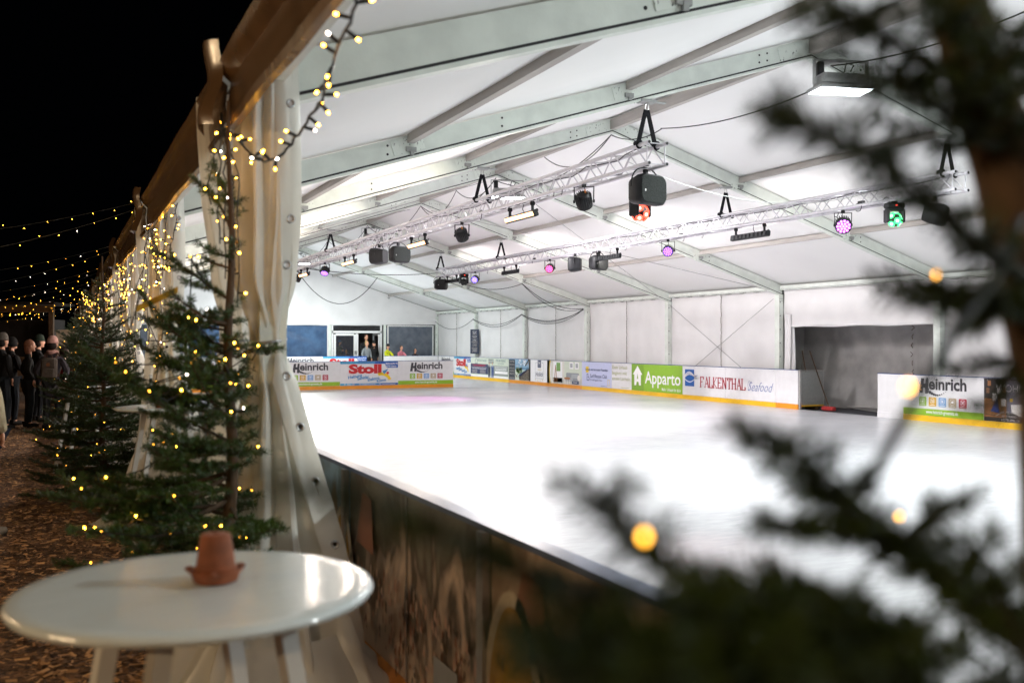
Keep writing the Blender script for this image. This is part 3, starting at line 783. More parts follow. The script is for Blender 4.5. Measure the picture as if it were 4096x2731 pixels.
def ad_hotel(p, W):
    p.rect('photo_backdrop', 'room', 1.75, .172, W - .005, .982, 0); p.rect('left_page', 'pwhite', .005, .172, 1.7, .982, 1)
    p.ring('gold_curve', 'gold', 3.05, .58, 1.42, 1.50, 2, 24, 163, 197)
    p.poly('left_page', 'pwhite', [(1.4, .172), (1.72, .172), (1.58, .38), (1.55, .6), (1.60, .8), (1.74, .982), (1.4, .982)], 1)
    p.rect('arch_mark', 'navy', .62, .70, .90, .97, 3); p.line('arch_mark', 'pwhite', [(.70, .74), (.70, .93), (.76, .84), (.82, .93), (.82, .74)], .02, 4)
    p.line('arch_mark', 'shade', [(.42, .30), (.42, .86), (.58, .90)], .014, 2); p.line('arch_mark', 'shade', [(1.1, .30), (1.1, .86), (.94, .90)], .014, 2); p.line('arch_mark', 'shade', [(.42, .30), (1.1, .30)], .014, 2)
    p.text('lettering', 'gold', 'Ferienhotel', .76, .60, .085, 3, sx=.8); s = .24; p.text('lettering', 'navy', 'Hollick', .76, .38, s, 3, shear=.25, sx=.62 * fit('Hollick', 1) / s)
    for i, u in enumerate((.45, .64, .83, 1.02)):
        pts = []
        for q in range(10):
            a = PI / 2 + q * PI / 5; r = .035 if q % 2 == 0 else .015; pts.append((u + r * math.cos(a), (.25, .22, .22, .25)[i] + r * math.sin(a)))
        p.poly('star', 'gold', pts, 3)
    p.rect('photo_window', 'pwhite', 1.9, .22, 2.6, .95, 1); p.rect('photo_window', 'leaf', 2.15, .62, 2.45, .92, 2); p.line('photo_window', 'wood2', [(2.0, .25), (2.08, .82)], .04, 3); p.line('photo_window', 'wood2', [(2.2, .2), (2.08, .82)], .04, 3)
    p.rect('photo_floor', 'floorp', 1.9, .172, W - .006, .38, 1); p.rect('photo_wall', 'sand', 2.75, .38, W - .006, .975, 1)
    for u in (3.15, 3.55): p.rect('photo_pictures', 'pwhite', u, .72, u + .28, .95, 2); p.rect('photo_pictures', 'shade', u + .05, .76, u + .23, .91, 3)
    p.rrect('photo_sofa', 'sofa', 2.9, .30, 3.85, .58, .06, 3); p.rrect('photo_sofa', 'shade', 2.85, .28, 3.4, .42, .05, 4); p.rrect('photo_sofa', 'shade', 3.3, .40, 3.8, .54, .05, 4); p.disc('photo_sofa', 'pillow', 3.85, .42, .12, 5, 14, .10)
    p.disc('photo_table', 'wood2', 3.0, .38, .24, 6, 18, .045)
    for u in (2.82, 3.0, 3.18): p.line('photo_table', 'pwhite', [(u, .20), (u, .36)], .02, 6)
    p.rect('caption', 'navy', 3.35, .20, 3.85, .30, 7); p.rect('caption', 'pwhite', 3.42, .25, 3.74, .265, 8)

def ad_surf(p, W):
    p.rect('backdrop', 'lav', .005, .172, W - .005, .982, 0); p.rrect('yellow_patch', 'yellow', .28, .63, .48, .83, .03, 1)
    s = .11; t = 'Urlaub wie bei guten Freunden'; p.text('lettering', 'lnavy', t, 1.0, .70, s, 2, bold=.02, sx=1.5 * fit(t, 1, .02) / s)
    s = .17; t = 'Surf Rescue Club'; p.text('lettering', 'lnavy', t, 1.14, .47, s, 2, bold=.006, sx=1.12 * fit(t, 1, .006) / s)
    s = .09; t = 'Ein Lieblingsplatz Hotel'; p.text('lettering', 'lnavy', t, .98, .365, s, 2, sx=.78 * fit(t, 1) / s)
    p.line('outline_mark', 'lnavy', [(.36, .38), (.36, .58), (.43, .58), (.45, .52), (.43, .47), (.50, .47), (.52, .41), (.48, .37), (.36, .38)], .022, 2)
    p.line('outline_mark', 'yellow', [(1.75, .24), (1.75, .42), (1.88, .42), (1.88, .24), (1.75, .24)], .016, 2); p.text('lettering', 'lnavy', 'lieblingsplatz-hotels.de', 1.5, .20, .055, 2, sx=.8)

def ad_apparto(p, W):
    p.rect('green_field', 'appg', 1.23, .172, W - .005, .982, 0); p.rect('green_field', 'appd', 1.23, .172, 1.93, .982, 1)
    for v, t, w in ((.80, 'Dein Urlaub', .93), (.62, 'beginnt mit', .90), (.44, 'einem Lächeln.', 1.13)):
        s = .16; p.text('slogan', 'olive', t, .04, v, s, 1, bold=-.004, sx=w * fit(t, 1, -.004) / s, align='L')
    p.text('slogan', 'olive', 'www.apparto-groemitz.de', .85, .205, .06, 1, sx=.8)
    house = [(1.30, .66), (1.58, .93), (1.86, .66), (1.77, .66), (1.77, .33), (1.66, .33), (1.635, .44), (1.525, .44), (1.50, .33), (1.39, .33), (1.39, .66)]
    p.poly('house_logo', 'pwhite', house, 2); p.poly('house_logo', 'appd', [(1.545, .53), (1.58, .70), (1.615, .53)], 3)
    s = .52; t = 'Apparto'; p.text('lettering', 'pwhite', t, 2.95, .415, s, 2, bold=.012, sx=1.9 * fit(t, 1, .012) / s)
    s = .13; t = 'Mehr Urlaub für dich'; p.text('lettering', 'pwhite', t, 3.90, .225, s, 2, bold=.004, sx=.97 * fit(t, 1, .004) / s, align='R')

SERIF = {'F': ([[(0, 0), (0, 1), (.62, 1), (.62, .8)], [(0, .52), (.42, .52)]], [(0, 0)]), 'A': ([[(0, 0), (.36, 1), (.74, 0)], [(.14, .36), (.6, .36)]], [(0, 0), (.74, 0)]),
         'L': ([[(0, 1), (0, 0), (.6, 0), (.6, .22)]], [(0, 1)]), 'K': ([[(0, 0), (0, 1)], [(.6, 1), (.04, .45), (.66, 0)]], [(0, 0), (0, 1), (.6, 1), (.66, 0)]),
         'E': ([[(.62, .2), (.62, 0), (0, 0), (0, 1), (.6, 1), (.6, .82)], [(0, .52), (.44, .52)]], []), 'N': ([[(0, 0), (0, 1), (.62, 0), (.62, 1)]], [(0, 0), (.62, 1)]),
         'T': ([[(0, .8), (0, 1), (.7, 1), (.7, .8)], [(.35, 0), (.35, 1)]], [(.35, 0)]), 'H': ([[(0, 0), (0, 1)], [(.62, 0), (.62, 1)], [(0, .52), (.62, .52)]], [(0, 0), (0, 1), (.62, 0), (.62, 1)])}
def ad_falkenthal(p, W):
    p.rect('logo_square', 'fblue', .12, .42, .57, .89, 1)
    for q, (a, h) in enumerate(((.0, .19), (.035, .15), (.07, .11))):
        pts = []
        for i in range(13):
            t = i / 12; pts.append((.05 + a * .8 + (.68 - a) * t, .66 + h * math.sin(PI * min(1, t * 1.12)) * (1 - .35 * t) - .05 * max(0, t - .75)))
        p.line('logo_wave', 'pwhite' if q != 1 else 'pwhite', pts, .022, 2)
    p.line('logo_wave', 'pwhite', [(.05 + .6 * i / 12, .66 - .12 * math.sin(PI * i / 12)) for i in range(13)], .024, 2)
    p.line('logo_wave', 'fblue', [(.57 + .15 * i / 6, .70 + .03 * i / 6) for i in range(7)], .018, 1)
    u = .88; h = .28; wd = .258
    for ch in 'FALKENTHAL':
        st, se = SERIF[ch]
        for path in st:
            for a, b in zip(path[:-1], path[1:]):
                thick = .040 if abs(a[0] - b[0]) < .02 or (ch in 'AN' and a[1] > b[1]) else .022
                p.line('lettering', 'crimson', [(u + a[0] * wd * .82, .42 + a[1] * h), (u + b[0] * wd * .82, .42 + b[1] * h)], thick, 2)
        for a in se: p.line('lettering', 'crimson', [(u + a[0] * wd * .82 - .04, .42 + a[1] * h), (u + a[0] * wd * .82 + .04, .42 + a[1] * h)], .014, 2)
        u += wd * .80 if ch not in 'L' else wd * .72
    s = .34; t = 'Seafood'; p.text('script_lettering', 'seablue', t, 3.46, .41, s, 2, bold=-.012, shear=.45, sx=.92 * fit(t, 1, -.012) / s)
    p.line('script_lettering', 'seablue', [(3.02 + .06 * math.cos(a * .5), .56 + .10 * math.sin(a * .5)) for a in range(0, 11)], .008, 2)
    p.line('panel_joint', 'shade', [(2.0, .18), (2.0, .98)], .006, 1)

def ad_wohl(p, W):
    p.rect('photo_backdrop', 'darkp', .005, .172, W - .005, .982, 0); p.rect('photo_table', 'wood2', .01, .25, .5, .60, 1); p.rect('photo_bedroom', 'bedroom', .5, .35, 1.99, .96, 1)
    p.line('photo_grain', 'wood', [(.02, .40), (.5, .32)], .012, 2); p.line('photo_grain', 'wood', [(.02, .50), (.5, .44)], .012, 2); p.line('photo_grain', 'beam', [(.02, .3), (.5, .27)], .01, 2)
    for u, v, c in ((.06, .7, 'wood'), (.16, .74, 'beam'), (.30, .70, 'pillow'), (.42, .72, 'wood2'), (.09, .84, 'wood2'), (.36, .86, 'beam')): p.rect('photo_bar', c, u, v, u + .07, v + .10, 2)
    p.poly('photo_napkin', 'napkin', [(.16, .36), (.30, .62), (.36, .33)], 4); p.rect('photo_menu', 'pillow', .20, .56, .30, .70, 3); p.rrect('photo_mug', 'pillow', .39, .47, .49, .60, .01, 3)
    p.line('photo_cutlery', 'text2', [(.28, .28), (.46, .38)], .014, 4)
    p.poly('photo_bed', 'pillow', [(.62, .36), (.60, .50), (1.1, .54), (1.6, .46), (1.6, .28), (.9, .26)], 3); p.poly('photo_bed', 'suit', [(.95, .27), (1.0, .44), (1.6, .40), (1.6, .26)], 4); p.rect('photo_lamp', 'gold', .58, .56, .64, .62, 3)
    s = .2; p.text('lettering', 'pillow', 'WOHLFÜHLEN', .28, .74, s, 5, bold=-.01, sx=.95, align='L')
    for v, t in ((.33, 'HOTEL STRANDSPIEL'), (.26, 'AM STRAND 71, 23743 GRÖMITZ'), (.19, 'HOTELSPIEL.DE')): p.text('lettering', 'text2', t, .40, v, .065, 5, sx=.9, align='L')

# right-hand side, running away from the camera; each board named by what it carries
R90 = -PI / 2
XB = 16.15
def rb(label, s_far, s_near, kick, ad, **k):
    return board(label, s_far - s_near, (XB, s_far, 0), R90, kick, ad, 'boards along the far side of the ice', **k)
rb('white board with dark lettering at the far corner, just past the small corner advert', 43.9, 41.9, 'kick', ad_heinrich)
rb('small corner advert board, red lettering and yellow arc, beyond the divider end', 41.85, 39.85, 'kick', ad_stoll)
rb('board showing two men in suits between a navy box and a grey box', 39.85, 35.85, 'kick', ad_maklers)
rb('beach photo board with a dark text panel at its far end', 35.85, 33.85, 'kick_orange', ad_beach)
rb('board with arch logo and gold curve beside a sofa photo', 33.85, 29.80, 'kick_orange', ad_hotel)
rb('lavender board with navy lettering and a small yellow patch', 29.80, 27.80, 'kick', ad_surf)
rb('bright green board with white house logo and big white lettering', 27.80, 23.80, 'kick', ad_apparto)
rb('long white board with red serif lettering and a blue square logo', 23.80, 19.75, 'kick', ad_falkenthal)
rb('short blank white board with orange kick strip beside the open gate', 19.75, 18.93, 'kick_orange', None)
b = rb('blank white board without yellow strip across the gap from the gate', 16.38, 15.65, 'board', None)
rb('white board with dark lettering and five coloured icons near the foreground branches', 15.65, 13.65, 'kick', ad_heinrich)
rb('dark photo board with blue napkin and bed at the right edge', 13.65, 11.65, 'kick', ad_wohl)
for i, s in enumerate((11.65, 9.65, 7.65, 5.65, 3.65)):
    rb('plain white rink board out past the right edge of the picture', s, s - 2.0, 'kick', None)
gate = thing('rink_gate', 'grey metal gate leaf swung open at the gap in the boards', 'gate', (XB + .02, 18.86, 0), .12)
MB().box((.40, .02, .55), (.74, .03, .80)).build('leaf', M['grey_cast'], gate)
MB().box((.0, .02, .52), (.05, .05, .95)).box((.79, .02, .56), (.03, .04, .84)).box((.4, .02, .975), (.8, .045, .025)).build('frame', M['steel'], gate)
MB().box((.40, .015, .13), (.76, .05, .03)).build('kick_strip', M['kick'], gate)
for zz in (.3, .75): MB().lathe([(.018, -.08), (.018, .08)], (-.03, -.01, zz), 8).build('hinge', M['steel'], gate)

# divider across the ice, and the end boards beyond it
G1 = 'boards of the divider across the ice'
def nm(i, kind):
    return {('H', 0): 'white divider board at the open end of the divider, dark lettering and five icons', ('S', 1): 'divider board with big red lettering, second from the divider end',
            ('H', 2): 'white divider board half hidden by the near curtain', ('S', 3): 'divider board with red lettering behind the trunk of the near fir', ('H', 4): 'white divider board seen between the two nearest curtains', ('S', 5): 'divider board behind the bottle and the second fir'}[(kind, i)]
for i in range(6):
    kd = 'HS'[i % 2]
    board(nm(i, kd), 2.05, (12.74 - 2.05 * (i + 1), 33.1, 0), 0, 'kick_orange', ad_heinrich if kd == 'H' else ad_stoll, G1)
G2 = 'boards at the far end below the windows'
def eb(label, x0, x1, ad, kick='kick'): return board(label, x1 - x0, (x0, 43.9, 0), 0, kick, ad, G2)
eb('plain white end board where the black hooded child leans', 14.55, 16.12, None)
eb('plain white end board where the pink hooded child leans', 13.5, 14.55, None)
eb('end board with red lettering in front of the glazed door leaf', 10.68, 12.70, ad_stoll)
eb('white end board with dark lettering below the blue window', 8.63, 10.68, ad_heinrich)
eb('end board with red lettering in front of the blue window, partly behind the near curtain', 6.58, 8.63, ad_stoll)
eb('white end board at the far end behind the firs', 4.5, 6.58, ad_heinrich)

# the near board, seen from outside: photo prints on a dark ground
def photo_mat(key, c1, c2, c3):
    m = bpy.data.materials.new(key); m.use_nodes = True
    nt = m.node_tree; N = nt.nodes; L = nt.links; b = N['Principled BSDF']; b.inputs['Roughness'].default_value = .3
    tc = N.new('ShaderNodeTexCoord'); mp = N.new('ShaderNodeMapping'); mp.inputs['Scale'].default_value = (1.6, 1, .8); L.new(tc.outputs['Object'], mp.inputs[0])
    n1 = N.new('ShaderNodeTexNoise'); n1.inputs['Scale'].default_value = 3.2; n1.inputs['Detail'].default_value = 7; n1.inputs['Distortion'].default_value = 1.2; L.new(mp.outputs[0], n1.inputs['Vector'])
    sp = N.new('ShaderNodeSeparateXYZ'); L.new(tc.outputs['Object'], sp.inputs[0])
    ad = N.new('ShaderNodeMath'); ad.operation = 'MULTIPLY_ADD'; ad.inputs[1].default_value = -.42; ad.inputs[2].default_value = .30; L.new(sp.outputs['Z'], ad.inputs[0])
    sm = N.new('ShaderNodeMath'); L.new(n1.outputs['Fac'], sm.inputs[0]); L.new(ad.outputs[0], sm.inputs[1])
    cr = N.new('ShaderNodeValToRGB'); e = cr.color_ramp.elements
    e[0].position = .36; e[0].color = (*c1, 1); e[1].position = .74; e[1].color = (*c3, 1); x = e.new(.5); x.color = (*c2, 1); x = e.new(.60); x.color = (*[v * .5 for v in c3], 1)
    L.new(sm.outputs[0], cr.inputs[0]); L.new(cr.outputs[0], b.inputs['Base Color'])
    M[key] = m
photo_mat('photo_dark', (.19, .18, .135), (.09, .065, .045), (.70, .55, .43))
photo_mat('photo_sky', (.30, .52, .74), (.18, .30, .40), (.3, .2, .13))
photo_mat('photo_dusk', (.60, .47, .35), (.32, .22, .15), (.62, .45, .33))
M['amber'] = mat('board_amber', (.50, .27, .03), .4, var=.2, vscale=3)
M['cream'] = mat('board_cream', (.62, .52, .38), .4)
M['kick_near'] = mat('kick_faded_orange', (.62, .24, .05), .55, var=.3, vscale=5)
M['rail_near'] = mat('rail_dark_blue', (.13, .18, .31), .38, var=.1, vscale=6)
def near_board(label, y0, W, photo, surf=(), num=None, deco=0):
    t = thing('rink_board', label, 'rink board', (1.475, y0 + W, 0), R90, 'boards along the near side of the ice')
    MB().box((W / 2, .03, .535), (W - .008, .05, .89)).build('panel', M[photo], t)
    MB().box((W / 2, .03, .99), (W, .075, .022)).build('top_rail', M['rail_near'], t)
    MB().add([(0, -.075, .012), (W, -.075, .012), (W, .002, .11), (0, .002, .11)], [(0, 1, 2, 3)]).box((W / 2, .03, .046), (W - .004, .05, .085)).build('kick_strip', M['kick_near'], t)
    MB().box((W - .03, -.016, .52), (.06, .03, .92)).build('upright', M['steel'], t); MB().box((W / 2 + .01, -.0, .52), (.012, .006, .90)).build('joint_strip', M['steel'], t)
    p = Print(t, -.012)
    for u, top, half, tilt in surf:
        pts = [(u + half * math.cos(a) + tilt * math.sin(a), .36 + (top - .36) * math.sin(a)) for a in [2 * PI * k / 40 for k in range(40)]]
        p.poly('printed_surfboard', 'cream', pts, 1)
        pts = [(u + half * .78 * math.cos(a) + tilt * math.sin(a), .36 + (top - .36) * .88 * math.sin(a)) for a in [2 * PI * k / 40 for k in range(40)]]
        p.poly('printed_surfboard', 'amber', pts, 2)
        if num: p.text('lettering', 'darkp', num, u + .02, .34, .17, 3, shear=.15, sx=.7)
    rr = random.Random(int(y0 * 10))
    for i in range(deco * 9):
        u = rr.uniform(.03, W - .1); v = .10 + .42 * rr.random() ** .8; h = rr.uniform(.02, .07); w_ = rr.uniform(.006, .018)
        p.poly('print_pattern', rr.choice(['crowd1', 'crowd2', 'crowd3', 'crowd2', 'beam', 'crowd1']), [(u - w_, v), (u + w_ * .8, v - .01), (u + w_ * .6, v + h * .7), (u, v + h), (u - w_ * .7, v + h * .6)], 1 + i % 3)
    if deco:
        p.rect('print_pattern', 'crowd4', W * .72, .12, W * .86, .36, 5); p.poly('print_pattern', 'crowd2', [(W * .1, .62), (W * .16, .90), (W * .24, .88), (W * .26, .60)], 1)
    p.done()
    return t
near_board('photo printed board with the amber surfboard numbered 365 behind the near curtain', 5.45, 2.0, 'photo_sky', [(1.90, .76, .23, 0)], '365')
near_board('dark photo board below the rail just past the round table', 3.45, 2.0, 'photo_dark', [], None, 26)
near_board('photo board with the big cream edged amber surfboard under the branches', 1.45, 2.0, 'photo_dusk', [(.22, .81, .25, .02)], None, 22)
near_board('photo board closest to the camera, low behind dark needles', -.55, 2.0, 'photo_dark', [], None, 6)
for i, y in enumerate(range(0, 13)):
    near_board('plain outer board of the near side, farther than the near curtain', 7.45 + 2.0 * i, 2.0, 'photo_dusk' if i % 2 else 'photo_sky')
tag(MB().cbox((1.17, 3.75, .03), (.38, 3.0, .05), .01).build('slab', M['concrete']), 'tan slab on the ground between the curtain and the orange strip', 'slab')
tag(MB().bar((.90, 4.1, .07), (1.08, 3.2, .07), .07, .05).build('metal_bar', M['grey_cast']), 'grey metal bar lying on the ground by the curtain foot', 'bar')
# ------------------------------------------------------------------ lighting trusses hung under the rafters
TZ, TS = 3.86, .24                       # centre height, chord spacing
XA, XBt = XM - 2.42, XM + 2.42
def make_truss(label, x):
    t = thing('lighting_truss', label, 'truss', (x, 9.75, TZ), 0, 'lighting trusses under the roof')
    Ln = 20.4; h = TS / 2
    for sx in (-1, 1):
        for sz in (-1, 1):
            c = MB().tube([(sx * h, 0, sz * h), (sx * h, Ln, sz * h)], .024, 10)
            for k in range(1, 10): c.tube([(sx * h, k * 2.04 - .03, sz * h), (sx * h, k * 2.04 + .03, sz * h)], .0265, 10)
            o = c.build('chord', M['truss'], t, smooth=True)
            MB().lathe([(.018, -.002), (.018, .001)], (sx * h, -.001, sz * h), 10, Matrix.Rotation(PI / 2, 3, 'X')).build('tube_end', M['dark_gap'], o)
    lt = MB(); n = 80; st = (Ln - .1) / n
    for k in range(n):
        y0, y1 = .05 + k * st, .05 + (k + 1) * st; s = 1 if k % 2 else -1
        for sx in (-1, 1): lt.tube([(sx * h, y0, s * h), (sx * h, y1, -s * h)], .0085, 5, cap=False)
        for sz in (-1, 1): lt.tube([(s * h, y0, sz * h), (-s * h, y1, sz * h)], .0075, 5, cap=False)
    for y in (.05, Ln - .05):
        lt.tube([(-h, y, -h), (h, y, -h), (h, y, h), (-h, y, h)], .009, 6, closed=True)
    lt.build('lattice', M['truss'], t, smooth=True)
    cb = MB()
    rr = random.Random(int(x * 10))
    for q in range(3):
        pts = []
        for k in range(60):
            y = .3 + k * .33; pts.append((rr.uniform(-.09, .09), y, (-h + .03) if q < 2 else (h - .02) - .03 * abs(math.sin(k * .7))))
        cb.tube(pts, .007, 5)
    for k in range(14):
        y = rr.uniform(.6, 19.6); r = rr.uniform(.05, .10); a = rr.choice((-1, 1)) * h
        cb.tube([(a + .02 * math.sin(q), y + r * math.cos(q * .7), -h - .02 + r * .9 * math.sin(q * .7) * rr.uniform(.7, 1)) for q in range(9)], .006, 5)
        if k % 3 == 0: cb.cbox((a * .5, y, -h + .05), (.05, .12, .05), .008)
    cb.build('power_cables', M['cable'], t)
    cl = MB()
    for k in range(3):
        y = (4.2, 9.3, 14.4)[k]; cl.cbox((h + .005, y, -h - .005), (.03, .10, .03), .006)
    cl.build('connector_plug', flat('plug_blue', '1450b0'), t)
    return t
tA = make_truss('silver lighting truss nearer the curtains with the red glowing lamp at its end', XA)
tB = make_truss('silver lighting truss farther from the curtains with the green glowing lamp at its end', XBt)

def strap(label, x, y):
    z1 = zroof(x) - .272; z0 = TZ + TS / 2 + .03
    t = thing('hanging_strap', label, 'strap', (x, y, 0), 0, 'black straps carrying the trusses')
    top = z1 - .12; b = MB()
    for s in (-1, 1):
        for q in (-1, 1):
            b.bar((s * .012, q * .008, top), (s * .115, q * .012, z0), .045, .006, (0, 1, 0))
        b.tube([(s * .12, y0, TZ + TS / 2 + dz) for y0, dz in ((-.05, .03), (.05, .03))], .034, 10)
        b.tube([(s * .12 + .033 * math.cos(q * PI / 6), -.03, TZ + TS / 2 + .033 * math.sin(q * PI / 6)) for q in range(12)], .012, 6, closed=True)
    b.bar((-.12, 0, z0 + .005), (.12, 0, z0 + .005), .06, .02)
    b.build('webbing', M['blackcloth'], t)
    MB().tube([(.022 * math.cos(k * PI / 7), 0, top + .03 + .05 * math.sin(k * PI / 7)) for k in range(14)], .008, 6, closed=True).build('shackle', M['steel'], t)
    c = MB().cbox((0, 0, z1 - .02), (.22, .13, .035), .006).cbox((.16, .0, z1 - .018), (.2, .05, .02), .005)
    for k in range(3): c.tube([(-.13 - .05 * k + .014 * math.cos(q), -.02, z1 - .045 + .014 * math.sin(q)) for q in np.arange(0, 6.28, .8)], .005, 5, closed=True)
    c.build('beam_clamp', M['grey_cast'], t)
strap('black strap holding the end of the truss with the red glowing lamp', XA, 10.0)
strap('black strap beside the lit floodlight in the middle of the roof', XA, 15.0)
strap('black strap near the curtained end of its truss, above a small purple lamp', XA, 25.0)
strap('black strap holding the truss end above the green glowing lamp', XBt, 10.0)
strap('black strap mid truss above the bar light turned away', XBt, 15.0)
strap('black strap above the small dark bar, third along the farther truss', XBt, 25.2)
strap('black strap at the far tip of the farther truss', XBt, 30.0)

# ------------------------------------------------------------------ lamps and loudspeakers
def aim(d):
    return V(d).normalized().to_track_quat('-Z', 'Y').to_matrix()
LZ = TZ - TS / 2 - .02
def par(label, x, y, d, key=None, r=.105):
    t = thing('par_lamp', label, 'stage lamp', (x, y, LZ), 0, 'round stage lamps on the trusses')
    c = V((0, 0, -.22)); R = aim(d)
    side = R @ V((1, 0, 0))
    yk = MB()
    yk.bar((-side.x * .13, -side.y * .13, -.035), (side.x * .13, side.y * .13, -.035), .035, .008)
    for s in (-1, 1):
        yk.bar(V((side.x * .13 * s, side.y * .13 * s, -.03)), c + side * .125 * s, .035, .008, (side.x, side.y, .01))
        yk.lathe([(.022, -.01), (.022, .01)], c + side * .13 * s, 8, aim(side))
    yk.cbox((0, 0, -.015), (.05, .05, .05), .008).build('yoke', M['black'], t)
    hs = MB().lathe([(r * .6, .12), (r * .8, .10), (r * .95, .02), (r, -.03), (r, -.075), (r * .93, -.08), (r * .9, -.062)], c, 24, R)
    for k in range(22):
        a = 2 * PI * k / 22; p = R @ V((r * .98 * math.cos(a), r * .98 * math.sin(a), .035)) + c
        hs.box(p, (.012, .012, .13), R)
    hs.build('housing', M['black'], t, smooth=True)
    ln = MB(); ln.lathe([(r * .9, -.060), (r * .9, -.058)], c, 20, R)
    lo = ln.build('lens', M['black'] if not key else M['dark_gap'], t)
    ds = MB()
    for q, rad in ((1, 0), (6, .36), (11, .70)):
        for k in range(q):
            a = 2 * PI * k / q; p = R @ V((rad * r * math.cos(a), rad * r * math.sin(a), -.066)) + c
            ds.lathe([(r * .16, -.004), (r * .16, .004)], p, 8, R)
    ds.build('led_lens', M[key] if key else M['grey_cast'], lo)
    MB().tube([(0, .02, -.02), (.06, .08, -.05), (.09, .11, -.15), (.05, .07, -.2), tuple(c + R @ V((0, 0, .11)))], .006, 5).build('lead', M['cable'], t)
    MB().lathe([(.012, -.03), (.012, .03)], tuple(c + R @ V((.03, .03, .13))), 8, R).build('plug', flat('plug_orange', 'd08030'), t)
    return t
def led_bar(label, x, y, lit, tilt=66, ln=1.05, power=0):
    t = thing('led_bar', label, 'bar light', (x, y, LZ), 0, 'bar lights on the trusses')
    R = Matrix.Rotation(math.radians(tilt), 3, 'Y')
    c = V((0, 0, -.17)); b = MB(); b.cbox(c, (.10, ln, .075), .012, R)
    for k in range(9): b.box(c + R @ V((0, -ln / 2 + .05 + k * ln / 9.5, .043)), (.07, .012, .016), R)
    b.build('housing', M['black'], t)
    for s in (-1, 1):
        k = MB(); k.bar((0, s * ln * .38, -.01), c + V((0, s * ln * .38, .05)), .04, .014, (0, 1, 0)); k.cbox((.0, s * ln * .38, -.02), (.07, .045, .06), .01)
        k.ball((.05, s * ln * .42, -.12), .025, 8, 5); k.build('bracket', M['black'], t)
    L = MB(); n = 18
    for k in range(n):
        y0 = -ln / 2 + .025 + (k + .5) * (ln - .05) / n
        L.cbox(c + R @ V((-.008, y0, -.0405)), (.062, (ln - .09) / n * .86, .008), .003, R)
    L.build('led_lens', M['led_warm'] if lit else M['dark_gap'], t)
    if lit:
        ld = bpy.data.lights.new('bar_lamp', 'AREA'); ld.shape = 'RECTANGLE'; ld.size = .06; ld.size_y = ln - .06; ld.energy = (BARA if tilt > 0 else BARB) * (.6 if y < 15 else 1 if y < 22 else 1.35); ld.color = (1, .84, .70) if tilt > 0 else (1, .90, .89)
        lo = bpy.data.objects.new('bar_lamp', ld); COL.objects.link(lo); lo.parent = t; lo.location = c + R @ V((-.008, 0, -.052)); lo.rotation_euler = R.to_euler()
    MB().tube([(0, -.1, 0), (-.05, -.16, -.08), (-.02, -.2, -.16), (0, -.12, -.13)], .006, 5).build('lead', M['cable'], t)
def speaker(label, x, y, rz, tilt=0, w=.42, h=.30, d=.28, drop=.24):
    t = thing('loudspeaker', label, 'loudspeaker', (x, y, LZ), rz, 'black loudspeakers on the trusses')
    R = Matrix.Rotation(math.radians(tilt), 3, 'X'); c = V((0, 0, -drop))
    # body: rounded rectangle section, narrowing to the back (front is -Y)
    def sec(k, wy, hy, yy):
        pts = []
        for cx, cz, a0 in ((1, 1, 0), (-1, 1, 90), (-1, -1, 180), (1, -1, 270)):
            for q in range(5):
                a = math.radians(a0 + q * 22.5); rr = .09 * k
                pts.append(V((cx * (wy - rr) + rr * math.cos(a), yy, cz * (hy - rr) + rr * math.sin(a))))
        return pts
    rings = [sec(1, w / 2 * .93, h / 2 * .90, -d / 2), sec(1, w / 2, h / 2, -d / 2 + .03), sec(1, w / 2 * .98, h / 2, -d / 2 + .10), sec(.8, w / 2 * .70, h / 2 * .86, d / 2 - .03), sec(.6, w / 2 * .62, h / 2 * .78, d / 2)]
    vs = [c + R @ p for r in rings for p in r]; n = 20; fs = []
    for i in range(len(rings) - 1):
        for k in range(n): fs.append((i * n + k, i * n + (k + 1) % n, (i + 1) * n + (k + 1) % n, (i + 1) * n + k))
    fs.append(tuple(range(n))); fs.append(tuple(range((len(rings) - 1) * n, len(rings) * n)))
    MB().add(vs, fs).build('cabinet', M['black'], t, smooth=True)
    gr = [sec(1, w / 2 * .90, h / 2 * .87, -d / 2 - .006), sec(1, w / 2 * .92, h / 2 * .89, -d / 2 + .004)]
    vs = [c + R @ p for r in gr for p in r]; fs = [tuple(range(n))] + [(k, (k + 1) % n, n + (k + 1) % n, n + k) for k in range(n)]
    MB().add(vs, fs).build('grille', M['grille'], t)
    MB().box(c + R @ V((-w * .33, -d / 2 - .008, -.02)), (.018, .003, .026), R).build('badge', M['steel'], t)
    br = MB().tube([c + V((w / 2 * 1.04 * math.cos(a), 0, 0)) + V((0, 0, h / 2 * .15 + (h / 2 * 1.25 + .02) * math.sin(a) ** .7)) for a in np.linspace(0, PI, 15)], .009, 6)
    br.cbox((0, 0, -.02), (.06, .05, .07), .01).build('bracket', M['black'], t)
